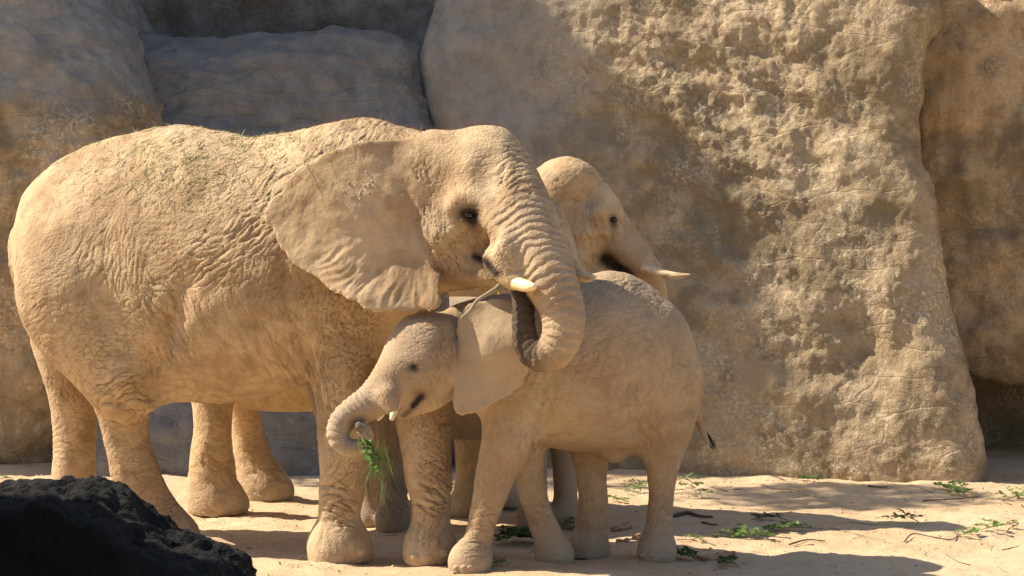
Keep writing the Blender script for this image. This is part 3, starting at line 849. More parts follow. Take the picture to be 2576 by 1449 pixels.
ridge(vA, [(1110, 600), (1140, 590), (1175, 596)], .04, .08, 9.8, 10.9, .6)
# ears
def bulgeA(u, v):
    q = np.stack([np.ravel(u) * 2.6, np.ravel(v) * 2.6, 0 * np.ravel(u)], 1)
    lo = np.clip((1.95 - v) / .5, 0, 1)
    return -.02 * np.clip(1 - u / .28, 0, 1.3) * np.clip((v - 1.7) / .2, 0, 1) + .05 * np.sin(np.clip(u / .9, 0, 1) * 3.1) + .12 * lo ** 1.5 - .05 * np.clip((v - 2.1) / .35, 0, 1) \
        + (.03 * noise(q)).reshape(np.shape(u)) + (.05 * lo * noise(q * 1.7 + 5).reshape(np.shape(u))) * np.clip(u / .3, 0, 1)
earA_px = [(1062, 346), (1030, 349), (1000, 350), (940, 355), (880, 367), (825, 385), (780, 408), (740, 441), (706, 480), (681, 510), (666, 535), (674, 558), (690, 574), (699, 600), (715, 625), (741, 656), (790, 690),
           (850, 726), (900, 751), (945, 776), (972, 786), (988, 778), (1020, 784), (1070, 781), (1105, 776), (1119, 762), (1116, 736), (1108, 695), (1082, 645), (1058, 590), (1044, 540), (1052, 495), (1085, 460), (1105, 400), (1100, 352)]
def ear_pts(px_list, xf, df, xb, db):
    out = []
    for (x, y) in px_list:
        t = (x - xf) / (xb - xf); out.append(P(x, y, df + (db - df) * t))
    return out
def scallop(lst, amp, f=3):
    p = spline(np.array(lst + lst[:1], float), f)[:-1]
    n_ = noise(np.stack([p[:, 0] * .045, p[:, 1] * .045, 0 * p[:, 0]], 1)) + .6 * noise(np.stack([p[:, 0] * .12, p[:, 1] * .12, 0 * p[:, 0] + 3], 1))
    c = p.mean(0); d = p - c; d /= np.linalg.norm(d, axis=1)[:, None]
    return [tuple(q) for q in p + d * (amp * n_)[:, None]]
vA.chain([node(1080, 365, 10.66, .07), node(1058, 405, 10.58, .07), node(1052, 470, 10.56, .065), node(1058, 540, 10.54, .06), node(1084, 630, 10.50, .05), node(1102, 690, 10.50, .04)], k=.09)
eA = vA.sheet(ear_pts(scallop(earA_px, 9), 1055, 10.47, 670, 10.64), P(1055, 500, 10.47), P(670, 500, 10.64), bulgeA, thick=.034, k=.075, rim=.016)
crease(vA, [(985, 452), (1012, 472), (1034, 500), (1046, 545), (1062, 600), (1092, 655), (1116, 710)], .016, .02, 9.8, 10.9, .55)
vA.cut_ground(-.005)
eyeA = lid_eye(vA, 1181, 541, 9.9, 10.9, .033, -12)

def masksA(V, N):
    px, py = proj(V)
    O, U, Wd, ol = eA
    wv = (V - O) @ Wd; u = (V - O) @ U
    ear = ((np.abs(wv - bulgeA(u, V[:, 2])) < .05) & (poly_sdf(u, V[:, 2], ol) < .01)).astype(float)
    d, arc, rad = polypar(V, trA)
    tr = sstep(.05, .0, d - rad - .01) * sstep(.05, .25, arc)
    near = V[:, 1] < 11.0
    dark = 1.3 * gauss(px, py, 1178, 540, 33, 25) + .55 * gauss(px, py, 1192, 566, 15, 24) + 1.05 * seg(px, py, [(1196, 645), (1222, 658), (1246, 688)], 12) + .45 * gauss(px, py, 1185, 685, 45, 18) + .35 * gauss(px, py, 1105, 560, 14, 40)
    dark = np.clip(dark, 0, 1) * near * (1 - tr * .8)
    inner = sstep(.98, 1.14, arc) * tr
    dark = np.maximum(dark, inner * .86)  # curled-in limb painted dark as the shaded hollow of the trunk loop
    grey = np.clip(.30 * tr + .25 * sstep(.55, .1, V[:, 2]) + .3 * gauss(px, py, 1080, 560, 40, 90), 0, 1)
    inside = sstep(.0, .06, poly_sdf(u, V[:, 2], ol) * -1)
    z0 = P(1040, 480, 10.4)[2]; an = np.arctan2(z0 - V[:, 2], u + .05); rr = np.hypot(z0 - V[:, 2], u + .05)
    rad_ = noise(np.stack([an * 6.0 + .6 * noise(V * 4), rr * 2.4, 0 * u], 1)); rad2 = noise(np.stack([an * 14.0 + .8 * noise(V * 6), rr * 4.5, 0 * u + 8], 1))
    vein = ear * inside * sstep(.25, .7, rr) * sstep(.25, .75, an) * (.009 * (.35 - np.abs(rad_)) + .010 * (.3 - np.abs(rad2))) + ear * inside * .004 * fbm(V * 9, 3)
    m = np.stack([tr, ear, dark, np.ones_like(tr)], 1)
    hs = tr * (rings(arc, V, .046, .013) + .006 * (np.clip(cells(V * 38), 0, .3) - .15)) + vein * 1.2
    return m, grey, hs
anA = [(600, 950, 110, 12, .05, .004, .6), (480, 960, 90, -20, .04, .005, .4), (1130, 480, 50, 92, .03, .004, .5), (1200, 380, 60, 20, .05, .003, .5), (200, 480, 120, 40, .05, .004, .9), (560, 480, 110, 20, .05, .005, .7), (700, 620, 60, 52, .035, .008, .3), (190, 800, 90, 15, .036, .006, .8), (150, 560, 120, 60, .045, .004, .5), (120, 720, 110, 20, .04, .005, .45), (260, 640, 120, 75, .045, .005, .34), (420, 430, 160, 50, .06, .004, .6),
       (430, 600, 100, 5, .038, .006, .6), (520, 640, 110, 22, .042, .010, .3), (620, 590, 90, 38, .044, .012, .2), (690, 500, 80, 45, .045, .010, .2), (660, 700, 90, 62, .040, .008, .5),
       (400, 780, 90, -52, .034, .009, .3), (430, 880, 80, -66, .034, .010, .15), (330, 830, 90, -8, .032, .008, .6), (250, 870, 90, 5, .034, .008, .7), (560, 800, 110, 105, .05, .005, .4),
       (650, 880, 120, 96, .05, .005, .3), (730, 800, 60, 80, .045, .006, .4), (290, 975, 60, 14, .036, .014, .25), (340, 1030, 50, 16, .034, .013, .2), (320, 1080, 60, 8, .032, .006, .5), (345, 1190, 60, 25, .034, .006, .4), (400, 1290, 50, 30, .03, .007, .4),
       (180, 960, 60, 90, .034, .006, .7), (180, 1090, 70, 8, .04, .005, .5), (930, 325, 70, 78, .040, .010, .1), (1000, 335, 50, 120, .034, .007, .1), (820, 340, 60, 70, .045, .008, .2),
       (770, 760, 50, 78, .034, .008, .5), (860, 790, 90, 82, .030, .009, .9), (880, 900, 60, 75, .030, .009, .9), (800, 920, 40, 96, .035, .011, .1), (840, 980, 60, 88, .034, .009, .4), (850, 1090, 60, 85, .034, .006, .5),
       (860, 1190, 40, 62, .032, .008, .4), (850, 1225, 40, -12, .04, .016, .2), (855, 1268, 38, -4, .036, .017, .15), (855, 1312, 34, 3, .032, .014, .1), (850, 1370, 50, 90, .05, .003, .2), (1080, 1080, 60, 85, .026, .006, .8), (1095, 1180, 40, -20, .036, .014, .25),
       (1095, 1225, 36, -14, .036, .018, .15), (1088, 1275, 36, -8, .034, .018, .1), (1080, 1330, 40, 80, .03, .006, .2), (1085, 560, 40, 100, .022, .008, .1), (1110, 650, 50, 110, .022, .008, .1), (1180, 600, 50, -45, .026, .004, .3), (1060, 440, 40, 95, .022, .006, .2),
       (1181, 541, 38, 0, .018, .004, .0), (1290, 440, 50, 35, .035, .009, .1), (1310, 400, 50, 30, .035, .008, .1), (1260, 640, 45, 50, .024, .006, .8), (1150, 420, 70, 60, .05, .003, .5), (1320, 500, 50, 35, .035, .010, .1)]
def foldsA(V, N, mk):
    f, c = folds(V, N, anA, 1.5); k = (1 - mk[:, 1] * .85) * (1 - mk[:, 0] * .75)
    return (f + .007 * fbm(V * 5.5, 2)) * k, c * k
baseA = np.array([-1.75, 11.5, 0.0])
elA, VA, NA = finish('elephant', vA, baseA, 1, masksA, foldsA, 'skin_cow', 'big tan elephant with hay on its back, chewing a stick, trunk curled to its mouth')
put_eye(elA, eyeA, .027)
put_tusk(elA, [(1258, 688, 10.20, .034), (1290, 708, 10.06, .037), (1315, 717, 9.99, .035), (1334, 721, 9.93, .028), (1346, 721, 9.90, .014)], 'tusk')
put_tusk(elA, [(1430, 680, 10.3, .034), (1456, 694, 10.22, .032), (1480, 698, 10.16, .026), (1497, 697, 10.12, .010)], 'tusk_stained')
put_nails(elA, VA, [(1045, 1398), (1078, 1400), (1118, 1390), (905, 1388), (478, 1335)], .05)
del vA

# ---- the calf in front
vB = Vol((-1.10, 9.95, -.03), (1.32, 11.75, 1.82), .0135)
vB.loft(stations([(1757, 11.15, 925, 1010, .08), (1748, 11.15, 872, 1060, .18), (1725, 11.14, 822, 1100, .27), (1690, 11.12, 770, 1120, .34), (1640, 11.09, 718, 1132, .40), (1585, 11.05, 689, 1139, .44), (1530, 11.02, 680, 1142, .46),
                  (1470, 10.98, 694, 1138, .47), (1400, 10.93, 712, 1130, .46), (1330, 10.88, 728, 1110, .43), (1270, 10.83, 738, 1075, .38), (1210, 10.76, 745, 1040, .32), (1150, 10.65, 762, 1010, .27), (1100, 10.55, 795, 985, .22)]))
vB.ell(P(1545, 1140, 11.0), (.06, .06, .05), k=.08)
vB.ell(P(1665, 930, 10.95), (.20, .22, .36), k=.15)
limb(vB, [(1290, 960, 10.72, .21), (1290, 1040, 10.68, .18), (1278, 1110, 10.66, .150), (1255, 1170, 10.66, .122), (1236, 1230, 10.65, .100), (1220, 1290, 10.65, .087), (1206, 1345, 10.65, .080), (1192, 1390, 10.65, .092)], (1185, 10.65, .118, .125, .13, -.01), k=.08)
limb(vB, [(1320, 1040, 10.98, .16), (1325, 1120, 10.96, .11), (1330, 1190, 10.95, .088), (1342, 1250, 10.93, .082), (1362, 1310, 10.93, .080), (1382, 1355, 10.93, .085)], (1392, 10.93, .108, .12, .12, .01), k=.07)
limb(vB, [(1660, 980, 10.95, .22), (1668, 1060, 10.97, .17), (1668, 1120, 10.99, .132), (1666, 1180, 11.0, .095), (1664, 1240, 11.02, .076), (1659, 1300, 11.02, .078), (1654, 1350, 11.02, .088)], (1653, 11.03, .108, .125, .13, 0), k=.09)
limb(vB, [(1490, 1060, 11.25, .15), (1483, 1130, 11.22, .122), (1488, 1190, 11.2, .095), (1492, 1250, 11.18, .088), (1488, 1310, 11.18, .100)], (1482, 11.18, .120, .13, .14, 0), k=.08)
tailB = [node(1740, 960, 11.12, .045), node(1746, 1005, 11.08, .034), node(1754, 1045, 11.08, .027), node(1766, 1080, 11.08, .021), node(1780, 1114, 11.08, .014)]
vB.chain(tailB, k=.015)
vB.ell(P(1064, 862, 10.47), (.18, .19, .170), yaw=20, k=.08)
vB.ell(P(1030, 925, 10.42), (.165, .165, .19), yaw=20, k=.08)
vB.ell(P(1075, 925, 10.36), (.13, .12, .14), yaw=20, k=.07)
vB.chain([node(1110, 930, 10.5, .17), node(1085, 975, 10.44, .125), node(1045, 1015, 10.38, .07), node(1010, 1042, 10.34, .035)], k=.06)
trunkB = [node(1005, 940, 10.38, .135), node(975, 975, 10.35, .118), node(935, 1010, 10.32, .098), node(893, 1034, 10.30, .082), node(860, 1062, 10.28, .070), node(850, 1095, 10.26, .061), node(867, 1122, 10.25, .054), node(898, 1126, 10.25, .046), node(922, 1108, 10.24, .038),
          node(922, 1082, 10.23, .033), node(903, 1072, 10.22, .028)]
trB = spline(trunkB, 6)
vB.chain(trunkB, k=.03)
vB.chain([node(975, 1000, 10.24, .07), node(985, 1030, 10.2, .035)], k=.04)
crease(vB, [(1070, 988), (1056, 1004), (1040, 1022), (1024, 1038), (1010, 1050)], .020, .015, 9.9, 10.8, .55)
def bulgeB(u, v):
    qn = np.stack([np.ravel(u) * 4.5, np.ravel(v) * 3.5, 0 * np.ravel(u) + 2], 1)
    return (.03 * noise(qn)).reshape(np.shape(u)) + .10 * np.clip(u / .4, 0, 1) ** 1.2 + .03 * np.sin(v * 11) * np.clip(u / .3, 0, 1) + .04 * np.clip((v - 1.35) / .2, 0, 1) * -1
earB_px = [(1152, 800), (1170, 778), (1200, 760), (1240, 752), (1275, 752), (1305, 765), (1322, 800), (1330, 860), (1330, 910), (1321, 945), (1295, 982), (1250, 1010), (1205, 1033), (1172, 1043), (1150, 1038), (1141, 1015), (1142, 960), (1146, 900), (1150, 850)]
eB = vB.sheet(ear_pts(scallop(earB_px, 6), 1148, 10.34, 1330, 10.36), P(1148, 900, 10.34), P(1330, 900, 10.36), bulgeB, thick=.024, k=.025, rim=.013)
crease(vB, [(1392, 950), (1380, 1020), (1360, 1085)], .02, .06, 9.9, 11.4, .3)
crease(vB, [(1600, 960), (1590, 1040), (1602, 1100)], .02, .08, 9.9, 11.4, .2)
vB.cut_ground(-.005)
eyeB = lid_eye(vB, 1040, 925, 9.9, 10.7, .021, 8)
def masksB(V, N):
    px, py = proj(V)
    O, U, Wd, ol = eB; wv = (V - O) @ Wd; u = (V - O) @ U
    ear = ((np.abs(wv - bulgeB(u, V[:, 2])) < .04) & (poly_sdf(u, V[:, 2], ol) < .01)).astype(float)
    d, arc, rad = polypar(V, trB)
    tr = sstep(.04, .0, d - rad - .008) * sstep(.08, .22, arc)
    near = V[:, 1] < 10.55
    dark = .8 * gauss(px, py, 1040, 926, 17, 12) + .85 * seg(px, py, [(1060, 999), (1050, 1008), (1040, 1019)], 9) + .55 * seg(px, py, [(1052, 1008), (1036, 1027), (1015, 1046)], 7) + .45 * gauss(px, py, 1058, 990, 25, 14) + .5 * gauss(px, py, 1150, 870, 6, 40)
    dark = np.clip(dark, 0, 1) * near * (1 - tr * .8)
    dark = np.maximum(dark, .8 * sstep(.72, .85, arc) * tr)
    grey = np.clip(.65 * tr + .25 * ear + .5 * sstep(.30, .08, V[:, 2]) + .35 * gauss(px, py, 1030, 880, 90, 90) + .3 * gauss(px, py, 1540, 740, 200, 80), 0, 1)
    hs = tr * rings(arc, V, .030, .011) * sstep(.8, .6, arc)
    return np.stack([tr, ear, dark, np.ones_like(tr)], 1), grey, hs
anB = [(1450, 1060, 100, 5, .05, .003, .6), (1720, 1000, 60, 78, .04, .004, .7), (1340, 930, 80, 60, .05, .005, .8), (1560, 1000, 90, 55, .055, .005, .7), (1250, 1200, 60, 80, .03, .004, .6), (1330, 1200, 50, 75, .03, .004, .5), (1650, 1300, 50, 60, .03, .005, .4), (1490, 1340, 50, 80, .03, .004, .4), (1500, 900, 110, 40, .055, .0058, .7), (1400, 1000, 70, 60, .05, .007, .7), (1600, 850, 100, 30, .05, .004, .7), (1440, 1000, 80, 130, .05, .0045, .5), (1250, 880, 80, 80, .06, .003, .5), (1500, 800, 70, 20, .05, .0035, .6), (1680, 930, 70, 70, .045, .004, .7), (1640, 1060, 70, 80, .035, .005, .4), (1660, 1180, 50, 70, .03, .004, .4),
       (1480, 1080, 90, 10, .05, .003, .4), (1540, 710, 70, 55, .026, .006, .4), (1660, 770, 60, -40, .026, .005, .6), (1280, 1070, 70, 80, .028, .004, .7), (1330, 1110, 40, 65, .028, .007, .2), (1220, 1300, 40, 0, .03, .006, .2), (1200, 1360, 40, -5, .026, .007, .2),
       (1350, 1280, 40, -15, .026, .006, .2), (1490, 1250, 60, 85, .03, .004, .5), (1060, 830, 50, 10, .026, .004, .3), (1120, 870, 40, 95, .018, .005, .2), (1110, 960, 50, 100, .018, .004, .2), (1040, 925, 30, 0, .014, .003, 0), (960, 960, 40, -40, .02, .004, .6), (1165, 800, 30, 90, .02, .005, .3)]
def foldsB(V, N, mk):
    f, c = folds(V, N, anB, 1.15); k = (1 - mk[:, 1] * .85) * (1 - mk[:, 0] * .7)
    return (f + .005 * fbm(V * 6, 2)) * k + mk[:, 1] * .004 * fbm(V * 8, 3), c * k
elB, VB, NB = finish('elephant', vB, np.array([.45, 10.95, 0.0]), 1, masksB, foldsB, 'skin_calf', 'young elephant with short tusks and spread ear, holding leaves in its curled trunk')
put_eye(elB, eyeB, .019)
put_tusk(elB, [(998, 1020, 10.24, .020), (990, 1040, 10.18, .0185), (985, 1055, 10.15, .012)], 'tusk')
put_tusk(elB, [(968, 1025, 10.36, .019), (958, 1044, 10.32, .018), (950, 1056, 10.30, .010)], 'tusk')
put_nails(elB, VB, [(1145, 1425), (1165, 1430), (1190, 1432), (1615, 1398), (1640, 1402), (1668, 1402), (1410, 1405)], .030)
del vB
# tail tuft
def tuft(root, rows, n, spread, mat, rr=.0018):
    Vv = []; Fq = []
    p = np.array([node(*r)[:3] for r in rows]) - np.array(root.location)
    for k in range(n):
        off = RNG.normal(size=3) * spread; pts = [p[j] + off * (j / (len(p) - 1)) * (1 + RNG.normal() * .2) for j in range(len(p))]
        pts = spline(np.array(pts), 3); b = len(Vv)
        for j, q in enumerate(pts):
            ww = rr * (1 - .6 * j / len(pts)); Vv += [q + [ww, 0, 0], q - [ww * .5, ww, 0], q - [ww * .5, -ww, 0]]
        for j in range(len(pts) - 1):
            for s in range(3):
                s2 = (s + 1) % 3; Fq.append([b + j * 3 + s, b + j * 3 + s2, b + j * 3 + 3 + s2, b + j * 3 + 3 + s])
    o = p[0]; Vv = np.array(Vv) - o
    return link('tail_hair', mesh_np('tail_hair', Vv, Fq), M[mat], root, o)
tuft(elB, [(1764, 1068, 11.12, 1), (1775, 1090, 11.12, 1), (1788, 1108, 11.12, 1), (1797, 1125, 11.12, 1)], 45, .012, 'tail_hair')

# ---- the elephant behind them, head over the calf's back
vC = Vol((-2.55, 12.1, -.03), (1.42, 14.35, 2.6), .028)
vC.loft(stations([(440, 13.5, 700, 850, .1), (470, 13.5, 570, 930, .3), (540, 13.45, 490, 1000, .5), (650, 13.4, 445, 1034, .6), (760, 13.35, 440, 1036, .62), (880, 13.3, 445, 1030, .6), (1000, 13.2, 435, 1010, .58), (1120, 13.1, 425, 970, .5), (1220, 13.0, 422, 900, .42), (1300, 12.95, 428, 820, .36), (1370, 12.9, 432, 760, .30), (1430, 12.9, 460, 700, .22)]))
limb(vC, [(545, 800, 13.15, .32), (538, 920, 13.12, .22), (536, 1010, 13.1, .145), (535, 1080, 13.08, .135), (533, 1150, 13.08, .152), (534, 1220, 13.08, .172)], (540, 13.08, .205, .20, .20, .035), k=.1)
limb(vC, [(600, 850, 13.75, .28), (608, 960, 13.8, .17), (614, 1030, 13.8, .122), (622, 1090, 13.82, .120), (636, 1150, 13.82, .138), (650, 1200, 13.82, .16)], (658, 13.82, .20, .20, .19, .045), k=.1)
limb(vC, [(1150, 820, 12.95, .28), (1172, 960, 12.95, .19), (1182, 1060, 12.93, .13), (1182, 1150, 12.93, .105), (1180, 1230, 12.93, .10), (1179, 1270, 12.93, .115)], (1180, 12.93, .13, .15, .16, -.01), k=.1)
limb(vC, [(1170, 820, 13.45, .28), (1225, 960, 13.5, .18), (1250, 1060, 13.5, .13), (1255, 1150, 13.5, .115), (1255, 1230, 13.5, .12), (1255, 1250, 13.5, .13)], (1255, 13.5, .16, .17, .16, .02), k=.1)
vC.chain([node(445, 650, 13.5, .05), node(430, 760, 13.5, .04), node(450, 900, 13.6, .03)], k=.04)
HY_C = -4
vC.ell(P(1425, 466, 12.85), (.235, .25, .195), yaw=HY_C, k=.07)
vC.ell(P(1502, 528, 12.80), (.135, .19, .15), yaw=HY_C, k=.08)
vC.ell(P(1465, 600, 12.85), (.19, .22, .20), yaw=HY_C, k=.09)
vC.ell(P(1400, 560, 12.88), (.24, .25, .25), yaw=HY_C, k=.10)
vC.chain([node(1430, 640, 12.85, .19), node(1470, 675, 12.82, .12), node(1505, 690, 12.8, .07)], k=.06)
vC.chain([node(1500, 680, 12.86, .10), node(1555, 690, 12.84, .085), node(1612, 702, 12.80, .07)], k=.06)
trunkC = [node(1505, 540, 12.80, .155), node(1556, 600, 12.78, .138), node(1600, 648, 12.76, .115), node(1636, 694, 12.74, .092), node(1652, 750, 12.72, .080), node(1655, 850, 12.72, .068), node(1640, 950, 12.70, .056), node(1608, 1005, 12.66, .046), node(1575, 990, 12.62, .04)]
trC = spline(trunkC, 6)
vC.chain(trunkC, k=.05)
vC.chain([node(1590, 640, 12.70, .09), node(1620, 668, 12.64, .06), node(1642, 680, 12.60, .040)], k=.05)
vC.ell(P(1494, 492, 12.60), (.065, .07, .11), yaw=HY_C, pitch=22, k=.06, carve=True)
vC.ell(P(1502, 540, 12.62), (.05, .03, .05), k=.04)
ridge(vC, [(1520, 470), (1545, 505), (1552, 530)], .03, .05, 12.2, 13.3, .5)
ridge(vC, [(1470, 590), (1500, 580), (1530, 590)], .03, .06, 12.2, 13.3, .5)
crease(vC, [(1480, 620), (1510, 610), (1540, 600)], .03, .05, 12.2, 13.3, .3)
earC_px = [(1372, 528), (1405, 545), (1432, 585), (1455, 630), (1478, 685), (1480, 740), (1440, 800), (1350, 820), (1250, 760), (1220, 640), (1260, 540), (1330, 515)]
bulgeC = lambda u, v: .05 * np.clip((1.9 - v) / .5, 0, 1) + .03 * np.sin(u * 3) + 0 * v
eC = vC.sheet(ear_pts(earC_px, 1470, 12.66, 1230, 12.52), P(1470, 600, 12.66), P(1230, 600, 12.52), bulgeC, thick=.03, k=.03, rim=.016)
crease(vC, [(1515, 640), (1532, 658), (1550, 672)], .02, .05, 12.2, 13.2, .35)
crease(vC, [(1372, 528), (1400, 548), (1428, 590), (1440, 640)], .025, .03, 12.2, 13.2, .6)
vC.cut_ground(-.005)
eyeC = lid_eye(vC, 1543, 552, 12.2, 13.2, .030, -50)
def masksC(V, N):
    px, py = proj(V)
    d, arc, rad = polypar(V, trC); tr = sstep(.05, 0., d - rad - .01) * sstep(.08, .25, arc)
    near = V[:, 1] < 12.95
    dark = (.85 * gauss(px, py, 1543, 554, 11, 17) + .4 * gauss(px, py, 1546, 580, 8, 20) + 1.2 * seg(px, py, [(1522, 650), (1545, 668), (1580, 690)], 17) + .8 * seg(px, py, [(1385, 540), (1410, 562), (1432, 600)], 9)) * near  # mouth opening and ear slit get painted shade
    grey = np.clip(.15 * tr + .4 * sstep(.45, .1, V[:, 2]), 0, 1)
    hs = tr * rings(arc, V, .04, .004) * sstep(.2, .5, arc)
    ear = np.zeros(len(V))
    return np.stack([tr, ear, np.clip(dark, 0, 1), np.ones_like(tr)], 1), grey, hs
anC = [(545, 1080, 60, 10, .05, .006, .5), (540, 1180, 60, -40, .045, .008, .3), (540, 1245, 60, 0, .06, .004, .3), (630, 1100, 60, 8, .05, .006, .4), (660, 1190, 60, -30, .05, .006, .3), (1430, 620, 60, 100, .035, .007, .1), (1480, 580, 60, 95, .035, .005, .1),
       (1400, 480, 70, 20, .05, .006, .5), (1450, 440, 50, 60, .05, .005, .5), (1530, 600, 40, 100, .03, .007, .2), (1500, 640, 50, 95, .03, .008, .1), (1560, 560, 40, -50, .035, .005, .4), (1580, 640, 50, -60, .035, .003, .5), (1180, 1150, 80, 80, .045, .005, .5), (700, 950, 150, 90, .06, .004, .4)]
def foldsC(V, N, mk):
    f, c = folds(V, N, anC, 1.3); return f + .006 * fbm(V * 6, 2), c
elC, VC, NC = finish('elephant', vC, np.array([-.9, 13.3, 0.0]), 1, masksC, foldsC, 'skin_back', 'elephant standing farthest back, long pale tusk above the calf, facing the cliff')
put_eye(elC, eyeC, .027)
put_tusk(elC, [(1618, 672, 12.62, .034), (1645, 683, 12.56, .033), (1680, 691, 12.52, .027), (1712, 694, 12.48, .020), (1736, 691, 12.46, .008)], 'tusk_stained')
del vC

# ---- the half-grown one hidden between
vD = Vol((-1.45, 11.75, -.03), (.62, 13.05, 1.7), .026)
vD.loft(stations([(1475, 12.5, 880, 960, .1), (1450, 12.5, 800, 1040, .25), (1380, 12.48, 752, 1092, .36), (1280, 12.45, 752, 1106, .4), (1180, 12.42, 746, 1107, .4), (1080, 12.38, 746, 1100, .38), (980, 12.35, 755, 1070, .33), (900, 12.3, 765, 1020, .27), (850, 12.25, 790, 980, .22)]))
limb(vD, [(950, 930, 12.5, .19), (938, 1020, 12.46, .12), (932, 1120, 12.43, .088), (930, 1220, 12.43, .078), (931, 1285, 12.43, .085)], (931, 12.43, .092, .11, .13, 0), k=.07)
limb(vD, [(985, 930, 12.25, .19), (984, 1020, 12.23, .12), (986, 1120, 12.23, .098), (992, 1220, 12.23, .088), (990, 1290, 12.23, .098)], (990, 12.23, .105, .11, .14, -.01), k=.07)
limb(vD, [(1350, 930, 12.42, .2), (1345, 1050, 12.41, .12), (1343, 1150, 12.41, .09), (1345, 1240, 12.41, .085), (1345, 1290, 12.41, .095)], (1345, 12.41, .105, .11, .14, -.01), k=.07)
limb(vD, [(1400, 930, 12.6, .2), (1412, 1050, 12.55, .115), (1420, 1150, 12.52, .09), (1423, 1240, 12.5, .08), (1423, 1290, 12.5, .09)], (1423, 12.5, .095, .11, .13, -.01), k=.07)
vD.ell(P(835, 840, 12.22), (.19, .18, .19), k=.08)
vD.chain([node(815, 880, 12.2, .14), node(805, 950, 12.2, .10), node(820, 1040, 12.2, .078), node(838, 1130, 12.2, .06), node(850, 1200, 12.22, .05)], k=.05)
vD.chain([node(1470, 900, 12.5, .03), node(1476, 980, 12.5, .02), node(1470, 1060, 12.5, .015)], k=.03)
earD_px = [(860, 800), (910, 775), (960, 800), (980, 870), (950, 940), (900, 970), (868, 930), (860, 860)]
vD.sheet(ear_pts(earD_px, 860, 11.98, 980, 11.96), P(860, 860, 11.98), P(980, 860, 11.96), lambda u, v: .05 * u + 0 * v, thick=.024, k=.03, rim=.016)
vD.cut_ground(-.005)
def masksD(V, N):
    px, py = proj(V)
    z = np.zeros(len(V)); return np.stack([z, z, z, z + 1], 1), .4 + .6 * gauss(px, py, 990, 1240, 60, 100), z
anD = [(940, 1100, 60, 80, .045, .006, .5), (985, 1080, 60, 80, .045, .007, .6), (990, 1150, 50, 80, .05, .006, .5), (990, 1250, 50, -35, .04, .009, .2), (930, 1200, 40, 85, .04, .004, .5), (1170, 1050, 80, 80, .05, .003, .3), (1180, 1200, 60, 80, .05, .003, .4)]
elD, VD, ND = finish('elephant', vD, np.array([-.3, 12.4, 0.0]), 1, masksD, lambda V, N, mk: folds(V, N, anD, 1.2), 'skin_young', 'half-hidden greyish young elephant, only legs and belly showing behind the calf and big elephant')
del vD

make_tree('tree', (-7.9, 16.3, 0), [(-7.4, 18.0, 10.4, .9), (-7.0, 15.4, 9.3, .8), (-6.3, 15.35, 8.4, .75), (-7.0, 16.2, 6.4, 1.1), (-6.4, 16.4, 5.4, .9)], 'leafy tree beside the tall rock tower')

# ------------------------------------------------------------------ small things
def leaf_mesh(wd):
    V = [(0, 0, 0), (.3, .2 * wd, .06), (.3, -.2 * wd, .06), (.68, .17 * wd, .05), (.68, -.17 * wd, .05), (1, 0, -.03), (.3, 0, 0), (.68, 0, .01)]
    Fc = [(0, 6, 1), (0, 2, 6), (6, 7, 3, 1), (6, 2, 4, 7), (7, 5, 3), (7, 4, 5)]
    me = bpy.data.meshes.new('leaf'); me.from_pydata(V, [], Fc); me.update(); return me
LEAF = {}
for key in ('leaf', 'leaf_shaded'):
    LEAF[key] = []
    for wd in (1.6, 2.1, 2.6):
        m_ = leaf_mesh(wd); m_.materials.append(M[key]); LEAF[key].append(m_)
def join_tubes(name, lst, sides=5, n=3):
    Vv = []; Fc = []
    for rows in lst:
        me = tube('t', rows, sides, n); o = len(Vv)
        Vv += [tuple(v.co) for v in me.vertices]; Fc += [tuple(o + i for i in p.vertices) for p in me.polygons]; bpy.data.meshes.remove(me)
    me = bpy.data.meshes.new(name); me.from_pydata(Vv, [], Fc)
    for p in me.polygons: p.use_smooth = True
    me.update(); return me
